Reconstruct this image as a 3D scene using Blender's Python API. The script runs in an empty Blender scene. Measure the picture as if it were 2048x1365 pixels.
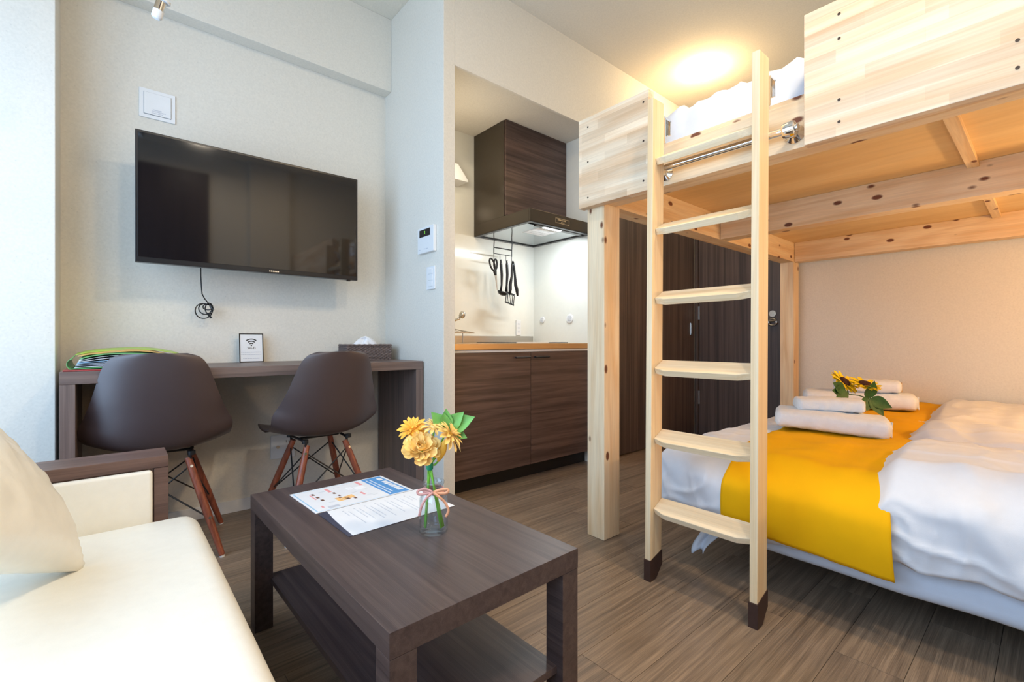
import bpy, bmesh, math, random
from mathutils import Vector, Matrix, noise
random.seed(7)
SC = bpy.context.scene
COL = SC.collection
PI = math.pi
R = math.radians

# ------------------------------------------------------------------ camera, world, lights, exposure
cam = bpy.data.cameras.new('camera')
cam.lens = 930.0 / 2048 * 36
cam.sensor_width = 36
cam.clip_start = 0.02
camo = bpy.data.objects.new('camera', cam)
COL.objects.link(camo)
camo.location = (0, 0, 0.865)
camo.rotation_euler = (R(90), 0, R(-40.6))
cam.shift_y = 0.5 / 2048
SC.camera = camo

SC.view_settings.view_transform = 'Standard'
SC.view_settings.look = 'None'
SC.view_settings.gamma = 1
SC.view_settings.use_curve_mapping = False
SC.view_settings.exposure = 0.0

world = bpy.data.worlds.new('sky')
SC.world = world
world.use_nodes = True
bg = world.node_tree.nodes['Background']
bg.inputs['Color'].default_value = (0.62, 0.78, 1.0, 1)
bg.inputs['Strength'].default_value = 1.6


def lamp(name, kind, loc, energy, color, size=0.1, size_y=None, target=None, spot=None, blend=0.5):
    l = bpy.data.lights.new(name, kind)
    l.energy = energy
    l.color = color
    if kind == 'AREA':
        l.shape = 'RECTANGLE' if size_y else 'DISK'
        l.size = size
        if size_y:
            l.size_y = size_y
    else:
        l.shadow_soft_size = size
    if kind == 'SPOT':
        l.spot_size = spot
        l.spot_blend = blend
    o = bpy.data.objects.new(name, l)
    COL.objects.link(o)
    o.location = loc
    if target is not None:
        o.rotation_euler = (Vector(target) - Vector(loc)).to_track_quat('-Z', 'Y').to_euler()
    return o


DAY = (0.45, 0.69, 1.0)
WARM = (1.0, 0.68, 0.33)
NEUT = (1.0, 0.76, 0.48)
# daylight through the balcony window in the left wall
lamp('window_daylight', 'AREA', (-0.785, 0.82, 1.2), 62, DAY, 2.95, 1.95, target=(3, 0.82, 1.1))
# ceiling lamps of the room (outside the frame, over the sofa and over the aisle)
lamp('ceiling_lamp_sofa', 'AREA', (0.62, -0.25, 2.78), 18, (1.0, 0.86, 0.68), 0.22, target=(0.5, 0.3, 0))
lamp('ceiling_lamp_aisle', 'AREA', (1.38, 0.1, 2.78), 24, NEUT, 0.18, target=(1.38, 0.1, 0))

# ------------------------------------------------------------------ materials
MATS = {}


def new_mat(name):
    m = bpy.data.materials.new(name)
    m.use_nodes = True
    nt = m.node_tree
    for n in list(nt.nodes):
        nt.nodes.remove(n)
    out = nt.nodes.new('ShaderNodeOutputMaterial')
    p = nt.nodes.new('ShaderNodeBsdfPrincipled')
    nt.links.new(p.outputs[0], out.inputs[0])
    MATS[name] = m
    return m, nt, p, out


def srgb(r, g, b):
    f = lambda c: (c / 255 / 12.92) if c / 255 <= 0.04045 else ((c / 255 + 0.055) / 1.055) ** 2.4
    return (f(r), f(g), f(b), 1)


def plain(name, col, rough=0.5, metal=0.0, spec=0.5, noise_amt=0.0, nscale=40, bump=0.0, bscale=200, coat=0.0,
          sheen=0.0, trans=0.0, ior=1.45, emit=None, estr=0.0, stretch=None):
    m, nt, p, out = new_mat(name)
    N, L = nt.nodes, nt.links
    p.inputs['Base Color'].default_value = col
    p.inputs['Roughness'].default_value = rough
    p.inputs['Metallic'].default_value = metal
    p.inputs['Specular IOR Level'].default_value = spec
    p.inputs['Coat Weight'].default_value = coat
    p.inputs['Sheen Weight'].default_value = sheen
    p.inputs['Transmission Weight'].default_value = trans
    p.inputs['IOR'].default_value = ior
    if emit:
        p.inputs['Emission Color'].default_value = emit
        p.inputs['Emission Strength'].default_value = estr
    tc = N.new('ShaderNodeTexCoord')
    src = tc.outputs['Object']
    if stretch:
        mp = N.new('ShaderNodeVectorMath'); mp.operation = 'MULTIPLY'
        mp.inputs[1].default_value = stretch
        L.new(src, mp.inputs[0]); src = mp.outputs[0]
    if noise_amt:
        n = N.new('ShaderNodeTexNoise')
        n.inputs['Scale'].default_value = nscale
        n.inputs['Detail'].default_value = 4
        L.new(src, n.inputs['Vector'])
        mr = N.new('ShaderNodeMapRange')
        mr.inputs[1].default_value = 0.3; mr.inputs[2].default_value = 0.7
        mr.inputs[3].default_value = 1 - noise_amt; mr.inputs[4].default_value = 1 + noise_amt
        L.new(n.outputs[0], mr.inputs[0])
        mx = N.new('ShaderNodeMix'); mx.data_type = 'RGBA'; mx.blend_type = 'MULTIPLY'
        mx.inputs[0].default_value = 1
        mx.inputs[6].default_value = col
        L.new(mr.outputs[0], mx.inputs[7])
        L.new(mx.outputs[2], p.inputs['Base Color'])
    if bump:
        n = N.new('ShaderNodeTexNoise')
        n.inputs['Scale'].default_value = bscale
        n.inputs['Detail'].default_value = 3
        L.new(src, n.inputs['Vector'])
        b = N.new('ShaderNodeBump')
        b.inputs['Strength'].default_value = bump
        b.inputs['Distance'].default_value = 0.002
        L.new(n.outputs[0], b.inputs['Height'])
        L.new(b.outputs[0], p.inputs['Normal'])
    return m


def wood(name, c1, c2, axis, along=1.2, across=26.0, rough=0.45, spec=0.5, fine=0.12, bump=0.15, knots=0.0, staves=None,
         lo=0.35, hi=0.65, objvar=0.0, coat=0.0, rings=0.0):
    m, nt, p, out = new_mat(name)
    N, L = nt.nodes, nt.links
    p.inputs['Roughness'].default_value = rough
    p.inputs['Specular IOR Level'].default_value = spec
    p.inputs['Coat Weight'].default_value = coat
    tc = N.new('ShaderNodeTexCoord'); oi = N.new('ShaderNodeObjectInfo')
    om = N.new('ShaderNodeMath'); om.operation = 'MULTIPLY'; om.inputs[1].default_value = 23.7
    L.new(oi.outputs['Random'], om.inputs[0])
    ad = N.new('ShaderNodeVectorMath'); ad.operation = 'ADD'
    L.new(tc.outputs['Object'], ad.inputs[0]); L.new(om.outputs[0], ad.inputs[1])
    i = 'XYZ'.index(axis)

    def scaled(a, c, src=ad.outputs[0]):
        s = N.new('ShaderNodeVectorMath'); s.operation = 'MULTIPLY'
        v = [c, c, c]; v[i] = a
        s.inputs[1].default_value = v
        L.new(src, s.inputs[0])
        return s.outputs[0]
    n1 = N.new('ShaderNodeTexNoise'); n1.inputs['Scale'].default_value = 1
    n1.inputs['Detail'].default_value = 5; n1.inputs['Distortion'].default_value = 0.6
    L.new(scaled(along, across), n1.inputs['Vector'])
    fac = n1.outputs[0]
    if rings:
        w = N.new('ShaderNodeTexNoise'); w.inputs['Scale'].default_value = 1; w.inputs['Detail'].default_value = 1.5
        L.new(scaled(along * 0.9, across * 0.22), w.inputs['Vector'])
        mm = N.new('ShaderNodeMath'); mm.operation = 'MULTIPLY'; mm.inputs[1].default_value = 34
        L.new(w.outputs[0], mm.inputs[0])
        sn = N.new('ShaderNodeMath'); sn.operation = 'SINE'
        L.new(mm.outputs[0], sn.inputs[0])
        ma = N.new('ShaderNodeMath'); ma.operation = 'MULTIPLY_ADD'
        ma.inputs[1].default_value = rings
        L.new(sn.outputs[0], ma.inputs[0]); L.new(fac, ma.inputs[2])
        fac = ma.outputs[0]
    cr = N.new('ShaderNodeValToRGB')
    cr.color_ramp.elements[0].position = lo; cr.color_ramp.elements[0].color = c1
    cr.color_ramp.elements[1].position = hi; cr.color_ramp.elements[1].color = c2
    L.new(fac, cr.inputs[0])
    col = cr.outputs[0]
    n2 = N.new('ShaderNodeTexNoise'); n2.inputs['Scale'].default_value = 1; n2.inputs['Detail'].default_value = 2
    L.new(scaled(along * 5, across * 9), n2.inputs['Vector'])
    mr = N.new('ShaderNodeMapRange'); mr.inputs[1].default_value = 0.35; mr.inputs[2].default_value = 0.65
    mr.inputs[3].default_value = 1 - fine; mr.inputs[4].default_value = 1 + fine
    L.new(n2.outputs[0], mr.inputs[0])

    def mult(a, b):
        x = N.new('ShaderNodeMix'); x.data_type = 'RGBA'; x.blend_type = 'MULTIPLY'; x.inputs[0].default_value = 1
        L.new(a, x.inputs[6]); L.new(b, x.inputs[7])
        return x.outputs[2]
    col = mult(col, mr.outputs[0])
    if objvar:
        mr2 = N.new('ShaderNodeMapRange'); mr2.inputs[3].default_value = 1 - objvar; mr2.inputs[4].default_value = 1 + objvar
        L.new(oi.outputs['Random'], mr2.inputs[0])
        col = mult(col, mr2.outputs[0])
    if staves:                                   # finger-jointed board: staves of slightly different tone
        sep = N.new('ShaderNodeSeparateXYZ'); L.new(tc.outputs['Object'], sep.inputs[0])
        cmb = N.new('ShaderNodeCombineXYZ')
        L.new(sep.outputs['XYZ'.index(staves[0])], cmb.inputs[0]); L.new(sep.outputs['XYZ'.index(staves[1])], cmb.inputs[1])
        br = N.new('ShaderNodeTexBrick')
        br.offset = 0.37; br.offset_frequency = 2; br.squash = 0.7; br.squash_frequency = 3
        br.inputs['Color1'].default_value = (0.80, 0.76, 0.72, 1); br.inputs['Color2'].default_value = (1.06, 1.06, 1.05, 1)
        br.inputs['Mortar'].default_value = (0.9, 0.85, 0.8, 1)
        br.inputs['Scale'].default_value = 1; br.inputs['Mortar Size'].default_value = 0.0004
        br.inputs['Brick Width'].default_value = 0.34; br.inputs['Row Height'].default_value = 0.037
        L.new(cmb.outputs[0], br.inputs['Vector'])
        col = mult(col, br.outputs[0])
    if knots:
        v = N.new('ShaderNodeTexVoronoi'); v.inputs['Scale'].default_value = 1; v.inputs['Randomness'].default_value = 1
        L.new(scaled(8.5, 16), v.inputs['Vector'])
        sepc = N.new('ShaderNodeSeparateColor'); L.new(v.outputs['Color'], sepc.inputs[0])
        th = N.new('ShaderNodeMapRange'); th.inputs[1].default_value = 1 - knots; th.inputs[2].default_value = 1.02 - knots
        th.inputs[3].default_value = -0.1; th.inputs[4].default_value = 0.17
        L.new(sepc.outputs[0], th.inputs[0])
        dv = N.new('ShaderNodeMath'); dv.operation = 'SUBTRACT'
        L.new(th.outputs[0], dv.inputs[0]); L.new(v.outputs['Distance'], dv.inputs[1])
        km = N.new('ShaderNodeMapRange'); km.inputs[1].default_value = -0.035; km.inputs[2].default_value = 0.03
        L.new(dv.outputs[0], km.inputs[0])
        kx = N.new('ShaderNodeMix'); kx.data_type = 'RGBA'; kx.inputs[7].default_value = srgb(112, 62, 34)
        L.new(km.outputs[0], kx.inputs[0]); L.new(col, kx.inputs[6])
        col = kx.outputs[2]
    L.new(col, p.inputs['Base Color'])
    if bump:
        b = N.new('ShaderNodeBump'); b.inputs['Strength'].default_value = bump; b.inputs['Distance'].default_value = 0.001
        L.new(n2.outputs[0], b.inputs['Height']); L.new(b.outputs[0], p.inputs['Normal'])
    return m


def wallpaper(name, col, speck=0.10):
    m, nt, p, out = new_mat(name)
    N, L = nt.nodes, nt.links
    p.inputs['Roughness'].default_value = 0.85
    p.inputs['Specular IOR Level'].default_value = 0.25
    tc = N.new('ShaderNodeTexCoord')
    n = N.new('ShaderNodeTexNoise'); n.inputs['Scale'].default_value = 110; n.inputs['Detail'].default_value = 5
    L.new(tc.outputs['Object'], n.inputs['Vector'])
    v = N.new('ShaderNodeTexVoronoi'); v.inputs['Scale'].default_value = 42
    L.new(tc.outputs['Object'], v.inputs['Vector'])
    sp = N.new('ShaderNodeMapRange'); sp.inputs[1].default_value = 0.05; sp.inputs[2].default_value = 0.14
    sp.inputs[3].default_value = 1 - speck; sp.inputs[4].default_value = 1
    L.new(v.outputs['Distance'], sp.inputs[0])
    mr = N.new('ShaderNodeMapRange'); mr.inputs[1].default_value = 0.3; mr.inputs[2].default_value = 0.7
    mr.inputs[3].default_value = 0.95; mr.inputs[4].default_value = 1.03
    L.new(n.outputs[0], mr.inputs[0])
    a = N.new('ShaderNodeMath'); a.operation = 'MULTIPLY'
    L.new(sp.outputs[0], a.inputs[0]); L.new(mr.outputs[0], a.inputs[1])
    mx = N.new('ShaderNodeMix'); mx.data_type = 'RGBA'; mx.blend_type = 'MULTIPLY'; mx.inputs[0].default_value = 1
    mx.inputs[6].default_value = col
    L.new(a.outputs[0], mx.inputs[7])
    L.new(mx.outputs[2], p.inputs['Base Color'])
    b = N.new('ShaderNodeBump'); b.inputs['Strength'].default_value = 0.25; b.inputs['Distance'].default_value = 0.002
    L.new(n.outputs[0], b.inputs['Height']); L.new(b.outputs[0], p.inputs['Normal'])
    return m


M_WALL = wallpaper('wallpaper', (0.755, 0.715, 0.635, 1))
M_CEIL = wallpaper('ceiling_paper', (0.77, 0.715, 0.61, 1), 0.03)
M_GLOSSW = plain('splash_panel', (0.80, 0.80, 0.74, 1), 0.12, spec=0.6, noise_amt=0.01)
M_WHITE = plain('white_plastic', (0.80, 0.81, 0.82, 1), 0.35, noise_amt=0.01)
M_GREYP = plain('grey_print', (0.20, 0.21, 0.23, 1), 0.6, noise_amt=0.02)
M_LGREY = plain('pale_grey_print', (0.5, 0.53, 0.6, 1), 0.6, noise_amt=0.02)
M_BLACK = plain('black_plastic', (0.012, 0.012, 0.014, 1), 0.28, noise_amt=0.03)
M_BLACKM = plain('black_metal', (0.015, 0.015, 0.016, 1), 0.4, noise_amt=0.03)
M_DARKGAP = plain('dark_recess', (0.01, 0.009, 0.009, 1), 0.6, noise_amt=0.03)
M_SCREEN = plain('screen_glass', (0.004, 0.004, 0.006, 1), 0.05, spec=0.9, noise_amt=0.02)
M_CHROME = plain('chrome', (0.75, 0.74, 0.72, 1), 0.08, metal=1, noise_amt=0.02)
M_STEEL = plain('brushed_steel', (0.56, 0.54, 0.50, 1), 0.28, metal=1, noise_amt=0.05, stretch=(2, 60, 60), nscale=3)
M_STEELT = plain('steel_tan_reflection', srgb(196, 160, 112), 0.32, metal=0.6, noise_amt=0.06, stretch=(2, 60, 60), nscale=3)  # tan base colour: a warm reflection painted into the stainless steel
M_DWX = wood('dark_wood_x', srgb(66, 50, 45), srgb(101, 80, 72), 'X', along=1.5, across=40, rough=0.42, fine=0.10, bump=0.1)
M_DWZ = wood('dark_wood_z', srgb(62, 52, 49), srgb(94, 79, 73), 'Z', along=0.7, across=45, rough=0.42, fine=0.12, bump=0.1)
M_DESK = wood('desk_wood', srgb(98, 84, 80), srgb(124, 106, 99), 'X', along=1.5, across=40, rough=0.42, fine=0.08, bump=0.1)
M_DESKZ = wood('desk_wood_z', srgb(98, 84, 80), srgb(124, 106, 99), 'Z', along=1.5, across=40, rough=0.42, fine=0.08, bump=0.1)
M_TABLE = wood('table_wood', srgb(62, 51, 52), srgb(90, 76, 73), 'Y', along=1.6, across=75, rough=0.34, fine=0.12, bump=0.12, lo=.25, hi=.75)
M_SOFAW = wood('sofa_wood', srgb(84, 62, 56), srgb(112, 86, 76), 'X', along=2, across=45, rough=0.4, fine=0.1)
M_FLOOR = wood('floor_vinyl', srgb(100, 85, 72), srgb(152, 131, 110), 'X', along=2.0, across=80, rough=0.36, fine=0.2, bump=0.2,
               objvar=0.10, rings=0.035, lo=0.25, hi=0.75)
PA, PB = srgb(240, 217, 182), srgb(224, 188, 142)
M_PX = wood('pine_x', PB, PA, 'X', along=1.3, across=22, rough=0.55, fine=0.05, bump=0.1, knots=0.6, rings=0.05)
M_PY = wood('pine_y', PB, PA, 'Y', along=1.3, across=22, rough=0.55, fine=0.05, bump=0.1, knots=0.75, rings=0.05)
M_PZ = wood('pine_z', PB, PA, 'Z', along=1.3, across=22, rough=0.55, fine=0.05, bump=0.1, knots=0.36, rings=0.05)
M_PZC = wood('pine_clear_z', srgb(230, 198, 152), srgb(242, 219, 182), 'Z', along=1.0, across=40, rough=0.5, fine=0.05, bump=0.1)
M_PYC = wood('pine_clear_y', srgb(230, 200, 156), srgb(243, 221, 186), 'Y', along=1.0, across=40, rough=0.5, fine=0.05, bump=0.1)
M_PANEL = wood('pine_board', srgb(228, 196, 160), srgb(244, 226, 200), 'Y', along=1.0, across=30, rough=0.5, fine=0.05, bump=0.08,
               staves='YZ', rings=0.06)
M_PLY = wood('plywood', srgb(226, 188, 130), srgb(238, 206, 152), 'Y', along=1.0, across=5, rough=0.6, fine=0.03, bump=0.05)
M_CHAIR = plain('brown_shell', srgb(64, 49, 50), 0.5, spec=0.9, noise_amt=0.03, bump=0.06, bscale=700)
MATS['brown_shell'].node_tree.nodes['Principled BSDF'].inputs['Coat Weight'].default_value = 0.7
MATS['brown_shell'].node_tree.nodes['Principled BSDF'].inputs['Coat Roughness'].default_value = 0.42
M_CLEG = wood('chair_leg_wood', srgb(112, 58, 40), srgb(150, 82, 58), 'Z', along=4, across=70, rough=0.35, fine=0.1)
M_LEATH = plain('cream_leather', (0.86, 0.845, 0.77, 1), 0.42, noise_amt=0.02, bump=0.12, bscale=260)
M_COTTON = plain('white_cotton', (0.71, 0.725, 0.765, 1), 0.85, noise_amt=0.015, bump=0.1, bscale=500, sheen=0.1)
M_SHEET = plain('blue_white_sheet', (0.60, 0.66, 0.76, 1), 0.85, noise_amt=0.02, bump=0.1, bscale=400)
M_TOWEL = plain('white_towel', (0.84, 0.86, 0.88, 1), 0.95, noise_amt=0.03, bump=0.8, bscale=320, sheen=0.2)
M_YELLOW = plain('yellow_cloth', (0.84, 0.43, 0.004, 1), 0.85, spec=0.15, noise_amt=0.03, bump=0.15, bscale=600, nscale=9)
M_STEM = plain('stem_green', (0.20, 0.55, 0.05, 1), 0.5, noise_amt=0.15)
M_LEAF = plain('leaf_green', (0.17, 0.44, 0.10, 1), 0.5, noise_amt=0.2, nscale=25)
M_DLEAF = plain('dark_leaf', (0.035, 0.11, 0.02, 1), 0.55, noise_amt=0.3, nscale=40)
M_PETAL = plain('orange_petal', (1.0, 0.55, 0.07, 1), 0.6, noise_amt=0.12, nscale=30)
M_PETAL2 = plain('apricot_petal', (1.0, 0.70, 0.25, 1), 0.6, noise_amt=0.12, nscale=30)
M_SUN = plain('sunflower_petal', (0.95, 0.68, 0.01, 1), 0.6, noise_amt=0.15, nscale=30)
M_SEED = plain('seed_brown', (0.06, 0.015, 0.008, 1), 0.8, noise_amt=0.3, bump=1, bscale=500)
M_TAPE = plain('green_tape', (0.01, 0.30, 0.16, 1), 0.4, noise_amt=0.05)
M_RIB = plain('pink_ribbon', (0.72, 0.36, 0.32, 1), 0.6, noise_amt=0.1)
M_RIB2 = plain('apricot_ribbon', (0.86, 0.40, 0.22, 1), 0.6, noise_amt=0.1)
def thin_glass(name, tint, edge):
    m, nt, p, out = new_mat(name)
    N, L = nt.nodes, nt.links
    t = N.new('ShaderNodeBsdfTransparent'); t.inputs['Color'].default_value = tint
    g = N.new('ShaderNodeBsdfGlossy'); g.inputs['Roughness'].default_value = 0.02
    lw = N.new('ShaderNodeLayerWeight'); lw.inputs['Blend'].default_value = edge
    mx = N.new('ShaderNodeMixShader')
    pw = N.new('ShaderNodeMath'); pw.operation = 'POWER'; pw.inputs[1].default_value = 2.2
    L.new(lw.outputs['Facing'], pw.inputs[0])
    sc_ = N.new('ShaderNodeMath'); sc_.operation = 'MULTIPLY_ADD'; sc_.inputs[1].default_value = 0.85; sc_.inputs[2].default_value = 0.06
    L.new(pw.outputs[0], sc_.inputs[0]); L.new(sc_.outputs[0], mx.inputs[0])
    L.new(t.outputs[0], mx.inputs[1]); L.new(g.outputs[0], mx.inputs[2]); L.new(mx.outputs[0], out.inputs[0])
    return m


M_GLASS = thin_glass('clear_glass', (0.93, 0.96, 0.98, 1), 0.22)
M_PAPER = plain('white_paper', (0.84, 0.85, 0.88, 1), 0.5, noise_amt=0.01)
M_LAM = plain('laminated_paper', (0.84, 0.86, 0.90, 1), 0.2, noise_amt=0.01)
M_BLUE = plain('blue_print', (0.10, 0.32, 0.68, 1), 0.3, noise_amt=0.05)
M_LBLUE = plain('pale_blue_print', (0.40, 0.62, 0.82, 1), 0.3, noise_amt=0.05)
M_PINK = plain('pink_print', (0.80, 0.35, 0.36, 1), 0.4, noise_amt=0.1)
M_ORAP = plain('orange_print', (0.85, 0.52, 0.22, 1), 0.4, noise_amt=0.2)
M_BROWNP = plain('brown_print', (0.20, 0.10, 0.07, 1), 0.4, noise_amt=0.2)
M_NAVY = plain('dark_sleeve', (0.06, 0.065, 0.10, 1), 0.2, noise_amt=0.05)
M_LIME = plain('lime_folder', (0.42, 0.62, 0.07, 1), 0.35, noise_amt=0.06)
M_GREENF = plain('green_folder', (0.12, 0.42, 0.14, 1), 0.35, noise_amt=0.06)
M_REDF = plain('red_folder', (0.36, 0.05, 0.05, 1), 0.4, noise_amt=0.06)
M_ORNG = plain('orange_divider', (0.72, 0.42, 0.12, 1), 0.5, noise_amt=0.05)
M_WICK = plain('wicker', srgb(112, 98, 94), 0.6, noise_amt=0.25, nscale=120, bump=0.4, bscale=300)
M_FOOT = plain('brown_rubber', srgb(64, 44, 38), 0.5, noise_amt=0.05)
M_HOOD = plain('hood_enamel', srgb(74, 66, 56), 0.18, metal=0.35, noise_amt=0.03)
M_HOODI = plain('hood_inner_steel', (0.45, 0.48, 0.50, 1), 0.14, metal=0.9, noise_amt=0.02)
M_GREEND = plain('green_display', (0.05, 0.3, 0.02, 1), 0.4, emit=(0.35, 1.0, 0.1, 1), estr=0.8)
M_GLOW = plain('lamp_glow', (1, 1, 1, 1), 0.5, emit=(1.0, 0.86, 0.62, 1), estr=14)
M_GLOWC = plain('hood_lamp_glow', (1, 1, 1, 1), 0.5, emit=(0.85, 0.94, 1.0, 1), estr=5)
M_BRONZE = plain('bronze_print', srgb(190, 172, 140), 0.4, metal=0.3, noise_amt=0.1)
M_SCREW = plain('dark_screw', srgb(70, 56, 46), 0.5, metal=0.3, noise_amt=0.1)
M_GOLDTRIM = plain('tan_hem', srgb(196, 160, 116), 0.8, noise_amt=0.08)


def window_glass():
    m, nt, p, out = new_mat('window_glass')
    N, L = nt.nodes, nt.links
    t = N.new('ShaderNodeBsdfTransparent'); g = N.new('ShaderNodeBsdfGlossy'); g.inputs['Roughness'].default_value = 0.02
    mx = N.new('ShaderNodeMixShader'); mx.inputs[0].default_value = 0.08
    L.new(t.outputs[0], mx.inputs[1]); L.new(g.outputs[0], mx.inputs[2]); L.new(mx.outputs[0], out.inputs[0])
    return m


M_WGLASS = window_glass()

# ------------------------------------------------------------------ object helpers
WM = {}


def link(o, parent=None):
    COL.objects.link(o)
    if parent is not None:
        o.parent = parent


def thing(name, label, cat, loc=(0, 0, 0), rotz=0.0, group=None):
    o = bpy.data.objects.new(name, None)
    link(o)
    o.empty_display_size = 0.05
    o.location = loc
    o.rotation_euler = (0, 0, rotz)
    o['label'] = label
    o['category'] = cat
    if group:
        o['group'] = group
    WM[o.name] = Matrix.Translation(Vector(loc)) @ Matrix.Rotation(rotz, 4, 'Z')
    return o


def finish(bm, name, mats, smooth):
    me = bpy.data.meshes.new(name)
    bmesh.ops.recalc_face_normals(bm, faces=bm.faces[:])
    if smooth:
        ang = R(smooth if smooth is not True else 180)
        for f in bm.faces:
            f.smooth = True
        if smooth is not True:
            for e in bm.edges:
                if len(e.link_faces) == 2 and e.calc_face_angle(0) > ang:
                    e.smooth = False
    bm.to_mesh(me)
    bm.free()
    for m in (mats if isinstance(mats, (list, tuple)) else [mats]):
        me.materials.append(m)
    return me


def flatten(o, smooth):
    if smooth and smooth is not True:
        w = o.modifiers.new('weighted_normals', 'WEIGHTED_NORMAL')
        w.keep_sharp = True
        w.weight = 80


def part(name, bm, mats, parent, smooth=40, world=True, label=None, kind=None):
    """one mesh object under parent; bm is in world coordinates unless world=False"""
    M = WM[parent.name]
    if world:
        bm.transform(M.inverted())
    o = bpy.data.objects.new(name, finish(bm, name, mats, smooth))
    link(o, parent)
    flatten(o, smooth)
    WM[o.name] = M
    if label:
        o['label'] = label
    if kind:
        o['kind'] = kind
    return o


def solo(name, bm, mats, label, cat, loc=(0, 0, 0), smooth=40, group=None, kind=None):
    bm.transform(Matrix.Translation(-Vector(loc)))
    o = bpy.data.objects.new(name, finish(bm, name, mats, smooth))
    link(o)
    flatten(o, smooth)
    o.location = loc
    WM[o.name] = Matrix.Translation(Vector(loc))
    o['label'] = label
    o['category'] = cat
    if group:
        o['group'] = group
    if kind:
        o['kind'] = kind
    return o


def struct(name, bm, mats, smooth=40, parent=None):
    o = bpy.data.objects.new(name, finish(bm, name, mats, smooth))
    link(o, parent)
    flatten(o, smooth)
    WM[o.name] = Matrix.Identity(4)
    if parent is None:
        o['kind'] = 'structure'
    return o


def box(bm, x0, x1, y0, y1, z0, z1, bev=0.0, seg=2, mi=0, M=None):
    r = bmesh.ops.create_cube(bm, size=1)
    vs = r['verts']
    for v in vs:
        v.co = Vector((x0 + (v.co.x + .5) * (x1 - x0), y0 + (v.co.y + .5) * (y1 - y0), z0 + (v.co.z + .5) * (z1 - z0)))
    fs = list({f for v in vs for f in v.link_faces})
    if bev:
        es = list({e for v in vs for e in v.link_edges})
        rr = bmesh.ops.bevel(bm, geom=es, offset=bev, segments=seg, affect='EDGES', profile=0.5)
        fs = list(set(rr['faces']) | {f for f in fs if f.is_valid})
        vs = list({v for f in fs for v in f.verts})
    for f in fs:
        f.material_index = mi
    if M is not None:
        bmesh.ops.transform(bm, matrix=M, verts=vs)
    return vs


def B(*a, **k):
    bm = bmesh.new()
    box(bm, *a, **k)
    return bm


def tube(bm, pts, r, n=10, mi=0, closed=False, caps=True):
    pts = [Vector(p) for p in pts]
    rs = r if isinstance(r, (list, tuple)) else [r] * len(pts)
    rings = []
    up = None
    for i, p in enumerate(pts):
        if closed:
            t = pts[(i + 1) % len(pts)] - pts[i - 1]
        else:
            t = pts[min(i + 1, len(pts) - 1)] - pts[max(i - 1, 0)]
        t.normalize()
        if up is None:
            up = Vector((0, 0, 1)) if abs(t.z) < 0.9 else Vector((1, 0, 0))
        a = t.cross(up).normalized()
        b = a.cross(t).normalized()
        up = b
        rings.append([bm.verts.new(p + (a * math.cos(2 * PI * k / n) + b * math.sin(2 * PI * k / n)) * rs[i]) for k in range(n)])
    m = len(rings)
    for i in range(m if closed else m - 1):
        A, C = rings[i], rings[(i + 1) % m]
        for k in range(n):
            f = bm.faces.new((A[k], A[(k + 1) % n], C[(k + 1) % n], C[k]))
            f.material_index = mi
    if caps and not closed:
        for rg in (rings[0][::-1], rings[-1]):
            f = bm.faces.new(rg)
            f.material_index = mi
    return rings


def lathe(bm, prof, c=(0, 0, 0), n=32, mi=0, M=None, cap0=True, cap1=True):
    c = Vector(c)
    rings = []
    for (r, z) in prof:
        rings.append([bm.verts.new(Vector((max(r, 1e-5) * math.cos(2 * PI * k / n), max(r, 1e-5) * math.sin(2 * PI * k / n), z))) for k in range(n)])
    for i in range(len(rings) - 1):
        for k in range(n):
            f = bm.faces.new((rings[i][k], rings[i][(k + 1) % n], rings[i + 1][(k + 1) % n], rings[i + 1][k]))
            f.material_index = mi
    if cap0:
        bm.faces.new(rings[0][::-1]).material_index = mi
    if cap1:
        bm.faces.new(rings[-1]).material_index = mi
    vs = [v for rg in rings for v in rg]
    T = Matrix.Translation(c)
    if M is not None:
        T = T @ M
    bmesh.ops.transform(bm, matrix=T, verts=vs)


def axis_to(d):
    return Vector(d).to_track_quat('Z', 'Y').to_matrix().to_4x4()


def cyl(bm, p0, p1, r0, r1=None, n=16, mi=0):
    p0, p1 = Vector(p0), Vector(p1)
    lathe(bm, [(r0, 0), (r1 if r1 is not None else r0, (p1 - p0).length)], p0, n, mi, axis_to(p1 - p0))


def grid(bm, nx, ny, fn, mi=0, uv=None):
    g = [[bm.verts.new(fn(i / nx, j / ny)) for j in range(ny + 1)] for i in range(nx + 1)]
    for i in range(nx):
        for j in range(ny):
            bm.faces.new((g[i][j], g[i + 1][j], g[i + 1][j + 1], g[i][j + 1])).material_index = mi
    return g


def thick(bm, t):
    """give an open sheet a thickness"""
    bmesh.ops.recalc_face_normals(bm, faces=bm.faces[:])
    bm.normal_update()
    vs, fs = bm.verts[:], bm.faces[:]
    bes = [e for e in bm.edges if len(e.link_faces) == 1]
    m = {v: bm.verts.new(v.co - v.normal * t) for v in vs}
    for f in fs:
        bm.faces.new([m[v] for v in reversed(f.verts[:])]).material_index = f.material_index
    for e in bes:
        a, b = e.verts
        bm.faces.new((a, b, m[b], m[a]))


def prism(bm, poly, d, M=None, mi=0):
    """poly in XY extruded along +Z by d"""
    a = [bm.verts.new((x, y, 0)) for x, y in poly]
    b = [bm.verts.new((x, y, d)) for x, y in poly]
    n = len(poly)
    fs = [bm.faces.new(a[::-1]), bm.faces.new(b)]
    for i in range(n):
        fs.append(bm.faces.new((a[i], a[(i + 1) % n], b[(i + 1) % n], b[i])))
    for f in fs:
        f.material_index = mi
    if M is not None:
        bmesh.ops.transform(bm, matrix=M, verts=a + b)


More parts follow.
